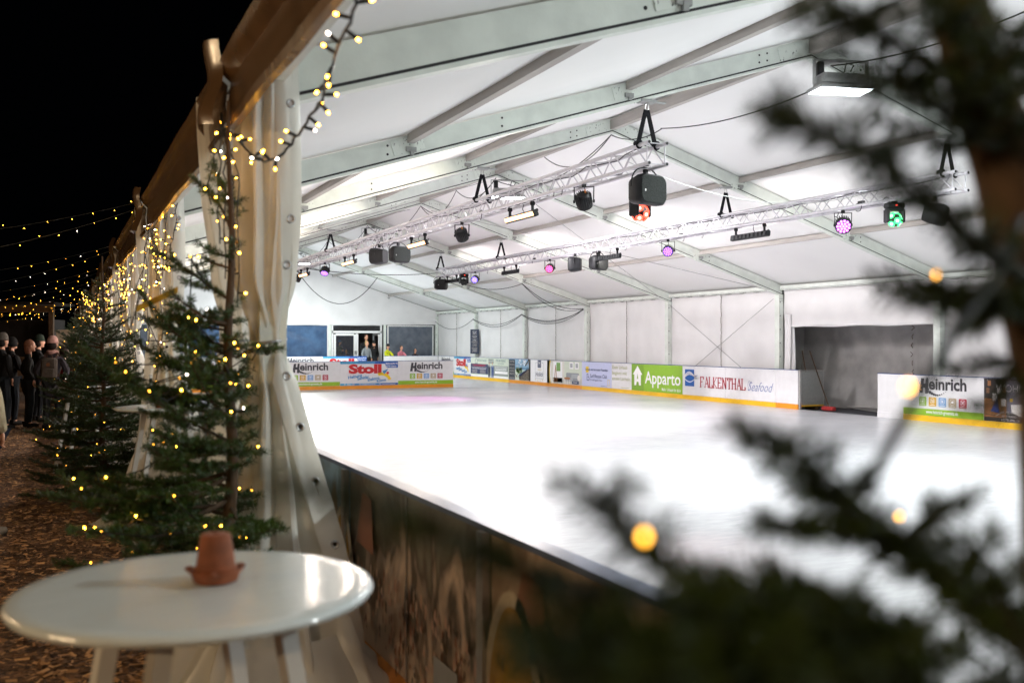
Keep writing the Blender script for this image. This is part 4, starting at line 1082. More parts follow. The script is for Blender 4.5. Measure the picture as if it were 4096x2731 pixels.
def disco(label, x, y, key, rz=0, drop=0.0):
    t = thing('moving_head', label, 'stage lamp', (x, y, LZ - drop), rz, 'ball shaped effect lamps')
    if drop: MB().tube([(0, 0, -.02), (0, 0, drop)], .014, 8).build('hanger', M['black'], t)
    MB().cbox((0, 0, -.05), (.27, .14, .085), .015).cbox((0, 0, -.0), (.08, .06, .05), .01).build('base', M['black'], t)
    MB().box((.0, -.0715, -.05), (.028, .003, .016)).build('display', M['led_red'], t)
    yk = MB()
    for s in (-1, 1): yk.cbox((s * .115, 0, -.20), (.045, .15, .20), .015)
    yk.cbox((0, 0, -.108), (.25, .13, .03), .01).build('yoke', M['black'], t)
    MB().ball((0, 0, -.255), .098, 12, 8).build('head', M['black'], t)
    L, K = MB(), MB()
    for dx, dy, dz in ((0, -1, -.25), (-.75, -.5, .55), (.75, -.55, .45), (-.7, -.45, -.75), (.7, -.45, -.75), (0, .9, -.5), (0, -.3, 1)):
        dv = V((dx, dy, dz)).normalized(); R = aim(dv); p = V((0, 0, -.255)) + dv * .098
        L.tube([p + R @ V((.040 * math.cos(2 * PI * q / 14), .040 * math.sin(2 * PI * q / 14), 0)) for q in range(14)], .009, 6, closed=True)
        K.lathe([(.024, -.006), (.024, .002)], p, 10, R)
    L.build('led_ring', M[key], t); K.build('led_core', M[key + '_core'] if key != 'dark_gap' else M[key], t)

speaker('large black loudspeaker above the red glowing lamp at the truss end', XA + .06, 10.12, .25, 0, .46, .36)
disco('ball lamp glowing red just below a large loudspeaker', XA + .22, 10.5, 'led_red', .35, .20)
par('unlit black round lamp beside the large loudspeaker and red ball lamp', XA - .1, 11.35, (.5, .6, -.75))
led_bar('glowing warm bar light nearest the big loudspeaker, the largest lit bar', XA, 13.5, True)
par('unlit round lamp hanging between two glowing warm bars', XA, 15.9, (.55, .6, -.8))
led_bar('glowing warm bar light in the middle of its truss beside the twin loudspeakers', XA, 18.2, True)
speaker('nearer box of the twin loudspeakers between two glowing warm bars', XA + .12, 19.8, .30, 0, .46, .34)
speaker('rear box of the twin loudspeakers between two glowing warm bars, turned away', XA - .12, 20.35, -2.3, 0, .46, .34)
led_bar('small glowing warm bar light past the twin loudspeakers', XA, 23.2, True)
par('small lamp with a purple glow under the far strap of the nearer truss', XA, 25.6, (-.3, -.5, -.8), 'led_purple')
led_bar('tiny glowing warm bar at the curtain edge, last on its truss', XA, 28.0, True)
par('tiny round lamp at the curtain edge below the last glowing bar', XA, 28.9, (-.3, .3, -.8))
speaker('black loudspeaker beside the green glowing lamp at the truss end', XBt + .1, 10.3, .55, 14, .40, .30)
disco('ball lamp glowing green at the end of the farther truss', XBt, 10.95, 'led_green', -.35)
par('large round lamp shining magenta next to the green ball lamp', XBt, 12.0, (-.55, -.75, -.45), 'led_magenta', .125)
led_bar('black bar light turned away, between the magenta lamp and the purple lamp', XBt, 14.3, True, -82)
par('round lamp shining purple in the middle of the farther truss', XBt, 16.9, (-.6, -.7, -.3), 'led_purple')
led_bar('black bar light turned away above the twin loudspeakers on the farther truss', XBt, 19.3, True, -82)
speaker('front box of the twin loudspeakers on the farther truss, grille forward', XBt + .12, 20.0, .28, 0, .46, .34)
speaker('rear box of the twin loudspeakers on the farther truss, half hidden', XBt - .14, 20.6, -2.2, 0, .46, .34)
par('round lamp shining pink beside the farther twin loudspeakers', XBt, 22.2, (-.6, -.7, -.3), 'led_pink')
led_bar('small bar light turned away between the pink lamp and the blue lamp', XBt, 24.6, True, -82)
par('small round lamp shining blue near the far truss tip', XBt, 27.1, (-.6, -.7, -.3), 'led_blue')
disco('small unlit ball lamp next to the blue lamp', XBt, 28.0, 'dark_gap')
led_bar('tiny bar light turned away beside the last loudspeaker of the farther truss', XBt, 29.0, True, -82)
speaker('small black loudspeaker at the far tip of the farther truss', XBt - .1, 29.8, .2, 0, .46, .34)

def flood(label, y, lit, power):
    t = thing('floodlight', label, 'floodlight', (XM + .02, y - .55, ZR - .58), -.25, 'floodlights along the ridge'); t.scale = (1.45,) * 3
    b = MB(); b.cbox((0, 0, -.14), (.50, .27, .035), .012); b.cbox((0, 0, -.085), (.42, .20, .08), .02)
    b.build('housing', M['grey_cast'], t)
    f = MB()
    for k in range(32): f.box((-.20 + k * .0129, 0, -.052), (.006, .21, .05))
    f.build('cooling_fins', M['grey_cast'], t)
    MB().box((0, 0, -.1595), (.46, .23, .004)).build('light_panel', M['led_white'] if lit else M['film_grey'], t)
    k = MB(); k.bar((-.235, 0, .10), (.235, 0, .10), .05, .008)
    for s in (-1, 1): k.bar((s * .239, 0, .104), (s * .239, 0, -.10), .05, .008, (1, 0, 0))
    k.bar((0, 0, .105), (0, .36, .16), .07, .03); k.build('bracket', M['grey_cast'], t)
    MB().tube([(-.1, .03, -.03), (-.18, .06, .05), (-.12, .08, .12), (-.05, .2, .14)], .006, 5).tube([(.1, .02, .02), (.14, .04, .08), (.08, .05, .1), (.05, .03, .02)], .006, 5).cbox((-.16, .05, .02), (.06, .05, .16), .01).build('lead_and_plug', M['cable'], t)
    if lit:
        ld = bpy.data.lights.new('flood_lamp', 'AREA'); ld.shape = 'RECTANGLE'; ld.size = .46; ld.size_y = .23; ld.energy = power; ld.color = (.93, 1.0, .97) if y != 20 else (1.0, .965, .98)
        lo = bpy.data.objects.new('flood_lamp', ld); COL.objects.link(lo); lo.parent = t; lo.location = (0, 0, -.165)
flood('lit floodlight behind the picture top, unseen above the camera', 0, True, FLOOD * 1.15)
flood('large lit floodlight under the ridge beside the foreground branch', 10, True, FLOOD * .75)
flood('lit floodlight half behind the nearer truss', 20, True, FLOOD * 1.15)
flood('unlit grey floodlight above the far part of the nearer truss', 30, False, 0)
flood('tiny lit floodlight at the curtain edge near the far gable', 40, True, FLOOD * 1.35)

# coloured spots thrown by the round lamps onto the ice
def spot(x, y, tx, ty, col, e, ang=22, bl=.9):
    ld = bpy.data.lights.new('stage_beam', 'SPOT'); ld.energy = e; ld.color = col; ld.spot_size = math.radians(ang); ld.spot_blend = bl; ld.shadow_soft_size = .09
    lo = bpy.data.objects.new('stage_beam', ld); COL.objects.link(lo); p = V((x, y, LZ - .36)); lo.location = p
    lo.rotation_euler = (V((tx, ty, .05)) - p).to_track_quat('-Z', 'Y').to_euler()
spot(XBt - .1, 26.9, 9.2, 26.6, (1, .25, .8), SPOT * 1.6, 60); spot(XBt, 22.1, 12.6, 28.2, (1, .35, .12), SPOT * 1.6, 26); spot(XBt - .1, 16.8, 5.0, 19.6, (.6, .35, 1), SPOT * 1.2, 40)
spot(XA + .1, 10.6, 3.8, 12.9, (1, .42, .15), SPOT * .5, 16); spot(XA + .1, 10.4, 4.7, 6.4, (1, .10, .10), SPOT * .8, 14); spot(XBt, 11.9, 7.0, 17.5, (.95, .5, 1), SPOT * 1.2, 44)
spot(XBt, 10.8, 15.9, 15.0, (.2, 1, .35), SPOT * .5, 12)

# ------------------------------------------------------------------ loose cables under the roof and along the wall
def cat(a, b, sag, n=16):
    a, b = V(a), V(b)
    return [a + (b - a) * (i / n) - V((0, 0, 4 * sag * (i / n) * (1 - i / n))) for i in range(n + 1)]
def cable(label, runs, r=.011):
    m = MB()
    for a, b, s in runs: m.tube(cat(a, b, s), r, 6)
    tag(m.build('cable', M['cable'], None, smooth=True), label, 'cable')
xw = XR - .14
cable('black cables looping from post to post along the far part of the side wall', [((xw, 45 - .2, 2.62), (xw, 40, 2.62), .40), ((xw, 40, 2.64), (xw, 35, 2.72), .33), ((xw, 40, 2.62), (xw, 35, 2.70), .40), ((xw, 35, 2.72), (xw, 30, 2.78), .36), ((xw, 35, 2.70), (xw, 30, 2.76), .42), ((xw, 35, 2.7), (xw, 30, 2.75), .30)])
cable('black cable hanging from a rafter down to the side wall post', [((xw, 30, 2.80), (14.0, 30.0, zroof(14.0) - .3), .28), ((xw, 30, 2.78), (14.0, 30.0, zroof(14.0) - .31), .36), ((14.0, 30.0, zroof(14) - .3), (XBt, 29.9, TZ), .34)])
cable('thin cable drooping between the two trusses', [((XA, 28.2, TZ - .1), (XBt - .1, 30.0, TZ), .12), ((XA, 29.0, TZ - .1), (8.9, 29.6, TZ - .22), .9)])
cable('thin black cable swagged along the ridge from floodlight to floodlight', [((XM, 9.3, ZR - .62), (XM - .02, 13.4, ZR - .5), .16), ((XM, 13.4, ZR - .5), (XM, 15, ZR - .3), .12), ((XM, 5, ZR - .3), (XM, 9.6, ZR - .46), .25), ((XM, 15, ZR - .3), (XM, 20, ZR - .36), .42), ((XM, 15, ZR - .3), (XM, 17.6, ZR - .25), .35), ((XM, 20, ZR - .3), (XM, 22.4, ZR - .25), .3), ((XM, 22.4, ZR - .25), (XM, 25, ZR - .3), .42), ((XM, 20, ZR - .3), (XM, 25, ZR - .3), .5), ((XM, 25, ZR - .3), (XM, 30, ZR - .3), .5), ((XM, 30, ZR - .3), (XM, 35, ZR - .3), .45), ((XM, 35, ZR - .3), (XM, 40, ZR - .3), .4)], .009)
cable('thin white cable drooping between the two trusses near their lamp ends', [((XA, 10.4, TZ), (XBt, 11.2, TZ + .1), .35)], .006)
bpy.data.objects['cable.004'].data.materials.clear(); bpy.data.objects['cable.004'].data.materials.append(M['steel'])

# notice board on the post, brooms in the annex
nb = thing('notice_board', 'tall dark blue notice with rows of small print on a wall post', 'notice', (XR - .14, 39.8, 0), -.75)
MB().cbox((0, 0, 1.66), (.40, .03, 1.05), .008).build('panel', flat('notice_blue', '1d2a44'), nb)
pr = Print(nb, -.017); rr = random.Random(3)
pr.text('lettering', 'pwhite', 'Eisbahnregeln', 0, 2.07, .06, 1, sx=.6)
for k in range(28):
    if k in (3, 9, 15, 20): continue
    w_ = rr.uniform(.12, .30); pr.rect('lettering', 'pwhite' if k % 5 == 0 else 'text2', -w_ / 2, 2.02 - k * .03, w_ / 2, 2.03 - k * .03, 1)
pr.done()
def broom(label, x, y, lean, head):
    t = thing('broom', label, 'broom', (x, y, 0), 0)
    MB().tube([(0, 0, .12), (lean[0], lean[1], 1.45)], .013, 8).build('handle', M['bark'], t)
    MB().cbox((0, 0, .075), (.12, .40, .10), .02).build('brush', head, t)
M['broomred'] = mat('broom_red', (.45, .03, .03), .7, var=.4, vscale=30)
broom('wooden handled broom leaning at the gathered cloth beside the open gate', 16.75, 19.15, (-.05, .28), M['bark'])
broom('broom with red bristles on the floor behind the open gate', 16.75, 18.55, (-.1, .55), M['broomred'])
# ------------------------------------------------------------------ people: one continuous skinned body each, clothing over it
def skin_mesh(joints, edges, root):
    """joints: {name: (pos, radius)}; a Skin + Subdivision surface baked to a mesh"""
    names = list(joints); me = bpy.data.meshes.new('sk')
    me.from_pydata([joints[n][0] for n in names], [(names.index(a), names.index(b)) for a, b in edges], [])
    o = bpy.data.objects.new('sk', me); COL.objects.link(o)
    md = o.modifiers.new('s', 'SKIN'); md.use_smooth_shade = True; md.branch_smoothing = .6
    if not me.skin_vertices: me.skin_vertices.new()
    for i, n in enumerate(names):
        r = joints[n][1]; me.skin_vertices[0].data[i].radius = r if isinstance(r, tuple) else (r, r)
        me.skin_vertices[0].data[i].use_root = (n == root)
    sb = o.modifiers.new('b', 'SUBSURF'); sb.levels = 1; sb.render_levels = 1
    dg = bpy.context.evaluated_depsgraph_get(); dg.update()
    out = bpy.data.meshes.new_from_object(o.evaluated_get(dg))
    vs = [tuple(v.co) for v in out.vertices]; fs = [tuple(p.vertices) for p in out.polygons]
    bpy.data.objects.remove(o); bpy.data.meshes.remove(me); bpy.data.meshes.remove(out)
    return vs, fs

def pmat(key, h, var=.25):
    k = 'cloth_' + key
    if k not in M: M[k] = mat(k, srgb(h), .85, var=var, vscale=14, bump=.3, bscale=40)
    return M[k]
M['skin'] = mat('skin', srgb('d9a184'), .5, var=.06, vscale=10)
M['eye'] = mat('eye_dark', (.02, .015, .012), .3)
M['lip'] = mat('lip', srgb('b06a60'), .5)

def person(label, loc, face, H=1.75, jacket='1a1a1f', trousers='20242c', shoes='15120f', pose='down', hair=None, hat=None, hood=None, pack=False, group=None, coat=False, lean=0.0, plump=1.0, scarf=None, headyaw=0.0):
    """face: heading in radians of the way the figure looks (0 = towards -Y)"""
    t = thing('person', label, 'person', loc, face, group)
    k = H / 1.75
    def p(x, y, z): return V((x * k, (y - lean * max(0, z - .95)) * k, z * k))
    J = {'pelvis': (p(0, 0, .96), (.120 * k * plump, .09 * k * plump)), 'waist': (p(0, 0, 1.10), (.105 * k * plump, .08 * k * plump)), 'chest': (p(0, 0, 1.28), (.115 * k * plump, .085 * k * plump)),
         'neckb': (p(0, .01, 1.41), (.065 * k, .055 * k)), 'neck': (p(0, -.005, 1.50), .050 * k), 'head': (p(0, -.01, 1.58), .05 * k)}
    E = [('pelvis', 'waist'), ('waist', 'chest'), ('chest', 'neckb'), ('neckb', 'neck'), ('neck', 'head')]
    hands = []
    for s, n in ((-1, 'l'), (1, 'r')):
        J['hip' + n] = (p(.095 * s, 0, .90), .088 * k); J['knee' + n] = (p(.105 * s, -.02, .50), .060 * k); J['ank' + n] = (p(.11 * s, .02, .09), .042 * k); J['toe' + n] = (p(.125 * s, -.13, .045), .036 * k)
        E += [('pelvis', 'hip' + n), ('hip' + n, 'knee' + n), ('knee' + n, 'ank' + n), ('ank' + n, 'toe' + n)]
        sh = p(.165 * s, .01, 1.375)
        if pose == 'down': el, wr, hd = p(.245 * s, .03, 1.12), p(.245 * s, -.06, .90), V((0, -.1, -1))
        elif pose == 'front': el, wr, hd = p(.25 * s, .0, 1.13), p(.09 * s, -.22, 1.13), V((-.7 * s, -.5, .0))
        elif pose == 'lean': el, wr, hd = p(.23 * s, -.20, 1.16), p(.09 * s, -.40, 1.12), V((-.4 * s, -.8, -.4))
        elif pose == 'pocket': el, wr, hd = p(.285 * s, .08, 1.14), p(.20 * s, -.06, .96), V((-.3 * s, -.2, -1))
        else: el, wr, hd = p(.24 * s, .0, 1.13), p(.2 * s, -.26, 1.22), V((0, -1, .2))
        J['sh' + n] = (sh, .045 * k); J['el' + n] = (el, .046 * k); J['wr' + n] = (wr, .030 * k)
        E += [('chest', 'sh' + n), ('sh' + n, 'el' + n), ('el' + n, 'wr' + n)]
        hands.append((wr, hd.normalized(), s))
    vs, fs = skin_mesh(J, E, 'pelvis')
    b = MB().add(vs, fs)
    hc = p(0, -.028, 1.640); Rh = Matrix.Rotation(headyaw, 3, 'Z')
    b.ball(hc, (.078 * k, .098 * k, .120 * k), 16, 10, Rh)
    b.ball(hc + Rh @ V((0, -.094, -.012)) * k, (.014 * k, .022 * k, .022 * k), 8, 5, Rh)      # nose
    b.ball(hc + Rh @ V((0, -.05, -.085)) * k, (.04 * k, .04 * k, .03 * k), 10, 6, Rh)          # chin
    for s in (-1, 1): b.ball(hc + Rh @ V((.079 * s, .01, -.01)) * k, (.012 * k, .022 * k, .032 * k), 8, 5, Rh)
    for wr, hd, s in hands:
        side = hd.cross(V((0, 0, 1)))
        if side.length < .2: side = V((0, 1, 0))
        side.normalize(); nrm = side.cross(hd)
        b.ball(wr + hd * .05 * k, (.022 * k, .04 * k, .05 * k), 8, 6, hd.to_track_quat('Z', 'Y').to_matrix())
        for q in range(4):
            o = wr + hd * .085 * k + nrm * (q - 1.5) * .019 * k; ln = (.06, .075, .07, .055)[q] * k
            b.tube([o, o + hd * ln * .55 + side * .006 * s * k, o + hd * ln * .9 - side * .02 * s * k], [.0095 * k, .0085 * k, .007 * k], 6)
        o = wr + hd * .03 * k + nrm * -.035 * k
        b.tube([o, o + hd * .03 * k - nrm * .025 * k, o + hd * .055 * k - nrm * .022 * k], [.011 * k, .010 * k, .008 * k], 6)
    b.build('body', M['skin'], t, smooth=True)
    fc = MB()
    for s in (-1, 1): fc.ball(hc + Rh @ V((.031 * s, -.087, .012)) * k, (.012 * k, .008 * k, .007 * k), 8, 5, Rh)
    fc.build('eyes', M['eye'], t)
    MB().ball(hc + Rh @ V((0, -.086, -.058)) * k, (.022 * k, .008 * k, .006 * k), 8, 5, Rh).build('mouth', M['lip'], t)
    # jacket
    g = lambda n, e: (J[n][0], (J[n][1][0] + e, J[n][1][1] + e) if isinstance(J[n][1], tuple) else J[n][1] + e)
    e = .022 * k
    JJ = {n: g(n, e) for n in ('waist', 'chest')}; JJ['neckb'] = (p(0, .012, 1.435), (.088 * k, .080 * k)); JJ['collar'] = (p(0, .008, 1.505), (.072 * k, .070 * k)); JJ['waist'] = (p(0, 0, 1.10), (.150 * k * plump, .118 * k * plump)); JJ['chest'] = (p(0, 0, 1.29), (.160 * k * plump, .122 * k * plump))
    JJ['hem'] = (p(0, 0, .60 if coat else .84), ((.20 if coat else .185) * k * plump, .15 * k * plump))
    EE = [('hem', 'waist'), ('waist', 'chest'), ('chest', 'neckb'), ('neckb', 'collar')]
    for n in 'lr':
        JJ['sh' + n] = g('sh' + n, .036 * k); JJ['el' + n] = g('el' + n, .020 * k); JJ['wr' + n] = g('wr' + n, .016 * k)
        EE += [('chest', 'sh' + n), ('sh' + n, 'el' + n), ('el' + n, 'wr' + n)]
    vs, fs = skin_mesh(JJ, EE, 'waist')
    MB().add(vs, fs).build('jacket', pmat(jacket, jacket), t, smooth=True)
    TT = {'pelvis': g('pelvis', .018 * k)}; EE = []
    for n in 'lr':
        TT['hip' + n] = g('hip' + n, .006 * k); TT['knee' + n] = g('knee' + n, .016 * k); TT['ank' + n] = g('ank' + n, .018 * k)
        EE += [('pelvis', 'hip' + n), ('hip' + n, 'knee' + n), ('knee' + n, 'ank' + n)]
    vs, fs = skin_mesh(TT, EE, 'pelvis')
    MB().add(vs, fs).build('trousers', pmat(trousers, trousers), t, smooth=True)
    for s, n in ((-1, 'l'), (1, 'r')):
        a = J['ank' + n][0]; tt = J['toe' + n][0]
        MB().tube([V((a.x, a.y + .035 * k, .12 * k)), V((a.x, a.y + .035 * k, .052 * k)), V((tt.x, (tt.y + a.y) / 2, .052 * k)), V((tt.x, tt.y - .03 * k, .045 * k))], [.055 * k, .056 * k, .052 * k, .035 * k], 10).build('shoe', pmat(shoes, shoes), t, smooth=True)
    if hair:
        h = MB(); h.ball(hc + Rh @ V((0, .022, .022)) * k, (.087 * k, .101 * k, .116 * k), 16, 10, Rh)
        h.ball(hc + Rh @ V((0, .045, -.03)) * k, (.084 * k, .072 * k, .085 * k), 14, 8, Rh)
        if hair[1]: h.ball(hc + Rh @ V((0, .045, -.06)) * k, (.078 * k, .065 * k, (.10 + hair[1]) * k), 14, 8, Rh)
        h.build('hair', pmat('hair' + hair[0], hair[0], .4), t, smooth=True)
    if hat and not hair:
        MB().ball(hc + Rh @ V((0, .040, -.03)) * k, (.085 * k, .076 * k, .085 * k), 14, 8, Rh).build('hair', pmat('hair20140f', '20140f', .4), t, smooth=True)
    if hat:
        h = MB().lathe([(.094 * k, .02 * k), (.099 * k, .05 * k), (.095 * k, .09 * k), (.075 * k, .14 * k), (.038 * k, .165 * k), (.004, .17 * k)], hc + V((0, .008, 0)), 18, Rh)
        h.tube([hc + V((.094 * k * math.cos(a), .008 + .100 * k * math.sin(a), .035 * k)) for a in np.arange(0, 2 * PI, .35)], .014 * k, 6, closed=True)
        h.build('hat', pmat('hat' + hat, hat), t, smooth=True)
    if hood:
        def fh(u, v):
            a = -.35 * PI + 2.70 / 2 * PI * u * 1.26 - .0; a = PI / 2 + (u - .5) * 1.36 * PI
            el = -.55 + v * (PI / 2 + .55); r = 1.0
            return hc + Rh @ V((.108 * k * math.cos(a) * math.cos(el), .012 + .120 * k * math.sin(a) * math.cos(el), .132 * k * math.sin(el)))
        MB().grid(fh, 20, 10).build('hood', pmat('hood' + hood, hood), t, smooth=True)
    if scarf:
        MB().tube([p(.078 * math.cos(a), -.0 + .08 * math.sin(a), 1.49 + .01 * math.sin(3 * a)) for a in np.arange(0, 2 * PI, .4)], .035 * k, 8, closed=True).build('scarf', pmat('sc' + scarf, scarf), t, smooth=True)
    if pack:
        bp = thing('backpack', 'small grey brown backpack with a round badge on a standing person', 'backpack', loc, face)
        m2 = MB().cbox(p(0, .215, 1.19), (.28 * k, .13, .40 * k), .035); m2.cbox(p(0, .295, 1.10), (.23 * k, .05, .18 * k), .02)
        m2.build('bag', pmat('pack', '5a4f47'), bp, smooth=True)
        s2 = MB()
        for s in (-1, 1): s2.tube([p(.10 * s, .16, 1.38), p(.115 * s, .05, 1.475), p(.12 * s, -.12, 1.40), p(.13 * s, -.14, 1.2), p(.13 * s, .12, 1.03)], .016, 6)
        s2.tube([p(-.05, .2, 1.39), p(-.04, .21, 1.44), p(.04, .21, 1.44), p(.05, .2, 1.39)], .012, 6); s2.build('straps', pmat('strap', '4a2e22'), bp)
        MB().lathe([(.035, -.003), (.035, .003)], p(.0, .285, 1.26), 14, Matrix.Rotation(PI / 2, 3, 'X')).build('badge', pmat('badge', '8a5a3c'), bp)
    return t
FG = 'people watching from the far end'
ZF = .12
person('man in black hoodie standing behind the boy in the grey pullover', (12.95, 44.98, ZF), .1, 1.84, '121317', pose='front', hair=('4a3424', 0), group=FG, lean=.1)
person('blond boy in grey pullover standing in the gap between the end boards', (12.82, 44.35, .05), .35, 1.62, '8c9296', '14151a', pose='down', hair=('c8a468', 0), group=FG)
person('person in black hat and black coat between the grey pullover and the yellow jacket', (13.22, 44.55, .05), .25, 1.60, '101114', pose='pocket', hat='0e0f12', group=FG, scarf='141518')
person('child in bright yellow jacket and black hat leaning on the end board', (13.78, 44.32, .05), .4, 1.46, 'd6dc1c', '1b1c22', pose='lean', hat='16161a', group=FG, lean=.10, headyaw=-.9)
person('child in pink hooded top leaning on the end board', (14.45, 44.35, .05), .15, 1.40, 'd8808e', '2a2f40', pose='lean', hair=('5a3a28', 0), group=FG, lean=.12)
person('small child in black hood with chin on the end board', (15.12, 44.33, .05), .1, 1.26, '121318', pose='lean', hood='101116', group=FG, lean=.16)
person('child in blue hat and green jacket carried high behind the glazed door', (11.85, 45.5, .42), .7, 1.28, '5e6f66', '2a2630', pose='front', hat='2c6fb4', group=FG, headyaw=.6)
person('adult with light hair holding the blue hatted child behind the glass', (11.62, 45.75, ZF), .3, 1.60, '3a3a42', pose='fold', hair=('8a6a50', .02), group=FG)
person('child in dark purple jacket with hood behind the door glass', (12.20, 45.55, ZF), -.9, 1.15, '4b2a48', pose='front', hood='1c1720', group=FG)
person('dark haired person behind the blue window near the door', (10.55, 45.6, ZF), .6, 1.40, '22324a', pose='down', hair=('2a2020', 0), group=FG)
person('hooded person behind the blue window, nearest the door frame', (10.95, 45.5, ZF), .4, 1.40, '1c2836', pose='down', hood='18222f', group=FG)
person('person in white hat behind the blue window near the curtain', (9.35, 45.6, ZF), -.5, 1.12, '6a3044', pose='down', hat='d0d0d4', group=FG)
NG = 'people on the dark path'
def pl(x, z): q = P(x, 782, z); return (q.x, q.y, 0)
person('woman with blond bob in black coat looking towards the tent', pl(66, 19.5), 1.75, 1.70, '08080a', '141c26', pose='pocket', hair=('a06a52', .03), group=NG, coat=True, headyaw=.1)
person('person in grey coat, pink hat and backpack seen from behind', pl(120, 18.8), PI - .25, 1.74, '35313a', '101114', pose='pocket', hat='d0a096', group=NG, coat=True, pack=True, scarf='c09088')
person('person in dark green hat half hidden behind the blond woman', pl(88, 21.0), 2.0, 1.78, '0c0d10', '20252d', pose='pocket', hat='1c2c20', group=NG)
person('person in red jacket mostly hidden by the grey coat and the firs', pl(146, 19.8), 2.4, 1.55, 'b01218', 'b01218', pose='front', hair=('3a261c', 0), group=NG)
person('dark figure with pale hat at the edge of the picture', pl(4, 19.0), 2.3, 1.80, '0d0e12', '182028', pose='pocket', hat='6a645e', group=NG)
person('tall dark figure with bent head next to the pale hat', pl(26, 20.0), 2.2, 1.76, '0e0c0e', '18222c', pose='front', hood='0c0b0c', group=NG)
person('vendor behind the white counter, head just above a grey machine', pl(168, 24.0), 1.0, 1.62, '1a1a1e', pose='front', hair=('2a1c14', 0), group=NG)
person('person in cream padded jacket cut by the edge of the picture', pl(-46, 8.6), 2.4, 1.66, 'cdbf9f', '2a3850', '6a5a48', pose='pocket', hair=('5a3c28', .04), group=NG, plump=1.25)
# ------------------------------------------------------------------ bar tables and what stands on them
def bar_table(label, x, y, rz=0.0, h=1.13, r=.415, round_=True):
    t = thing('bar_table', label, 'table', (x, y, 0), rz, 'white round bar tables')
    MB().lathe([(r - .02, h - .024), (r - .004, h - .021), (r, h - .012), (r - .004, h - .004), (r - .012, h), (r - .05, h + .0005), (.001, h + .0005)], n=72, close=False).lathe([(.001, h - .024), (r - .02, h - .024)], n=72, close=False).build('table_top', M['table'], t, smooth=True)
    for sx in (-1, 1):
        for sy in (-1, 1):
            MB().bar((sx * .13, sy * .17, h - .035), (sx * .30, sy * .24, 0), .038, .05, (0, 1, 0)).build('leg', M['table_leg'], t)
    f = MB()
    for sx in (-1, 1): f.bar((sx * .276, -.225, .16), (sx * .276, .225, .16), .03, .04)
    f.bar((-.27, .2, .24), (.27, .2, .24), .03, .03); f.build('stretcher', M['table_leg'], t)
    f = MB(); f.box((0, 0, h - .045), (.42, .30, .022)); f.build('mount_plate', M['table_leg'], t)
    return t
bar_table('large white round bar table nearest the camera with an upturned clay pot', .285, 2.37, .22, 1.14, .40)
bar_table('white bar table behind the near fir, carrying the bottle and a clay pot', .83, 9.1, .15)
t3 = bar_table('small white bar table beside the second fir, by the people', .30, 13.9, .3, 1.12, .32)
def pot(label, x, y, z, s=1.0, saucer=True):
    t = thing('clay_pot', label, 'flower pot', (x, y, z), 0)
    o = .014 if saucer else 0
    MB().lathe([(.046 * s, o), (.049 * s, o + .004), (.049 * s, o + .022 * s), (.0445 * s, o + .024 * s), (.034 * s, o + .094 * s), (.031 * s, o + .098 * s), (.010 * s, o + .098 * s), (.008 * s, o + .09 * s)], n=36).build('pot', M['terracotta'], t, smooth=True)
    if saucer:
        m = MB().lathe([(.042, .0005), (.050, .004), (.056, .024), (.062, .026), (.060, .030), (.052, .027), (.046, .012), (.001, .012)], n=36)
        for a in (.35, 2.6, 4.5): m.cbox((.064 * math.cos(a), .064 * math.sin(a), .028), (.02, .016, .012), .004, Matrix.Rotation(a, 3, 'Z'))
        m.build('saucer', M['terracotta'], t, smooth=True)
pot('terracotta pot turned upside down on a clay saucer on the nearest table', .33, 2.39, 1.141)
pot('small terracotta pot beside the bottle on the table behind the fir', .79, 8.93, 1.131, 1.05, False)
bt = thing('bottle', 'clear glass bottle with pale label on the table behind the fir', 'bottle', (.70, 8.92, 1.131), 0)
M['glass'] = mat('clear_glass', (.75, .78, .75), .06, alpha=.45, spec=.8)
MB().lathe([(.028, 0), (.032, .006), (.032, .12), (.030, .145), (.016, .19), (.0125, .21), (.0125, .27), (.015, .272), (.015, .282), (.0125, .283)], n=20).build('glass', M['glass'], bt, smooth=True)
MB().lathe([(.0325, .03), (.0325, .11)], n=20, close=False).build('label', M['board'], bt)
MB().lathe([(.0131, .215), (.0131, .25)], n=16, close=False).build('neck_band', M['black'], bt)

# ------------------------------------------------------------------ wood chips: loose flakes near the camera
def chips(n, name, xr, yr, smin, smax):
    u = RNG.random((n, 2)); 
    y = yr[0] + (yr[1] - yr[0]) * u[:, 0] ** 1.8; x = xr[0] + (xr[1] - xr[0]) * u[:, 1]
    a = RNG.random(n) * 2 * np.pi; L = smin + (smax - smin) * RNG.random(n) ** 2; W = L * (.18 + .25 * RNG.random(n)); tl = (RNG.random(n) - .5) * .7; rl = (RNG.random(n) - .5) * .9
    c, s = np.cos(a), np.sin(a); z0 = .008 + .022 * RNG.random(n)
    out = np.zeros((n, 4, 3), np.float32)
    for k, (p, q) in enumerate(((-1, -1), (1, -.7), (.9, 1), (-1, .8))):
        lx, ly = p * L / 2, q * W / 2
        out[:, k, 0] = x + lx * c - ly * s; out[:, k, 1] = y + lx * s + ly * c; out[:, k, 2] = z0 + np.abs(lx * np.sin(tl)) * np.sign(lx * tl + 1e-9) * .5 + ly * np.sin(rl) + .004
    np.maximum(out[:, :, 2], .003, out=out[:, :, 2])
    return out.reshape(-1, 3)
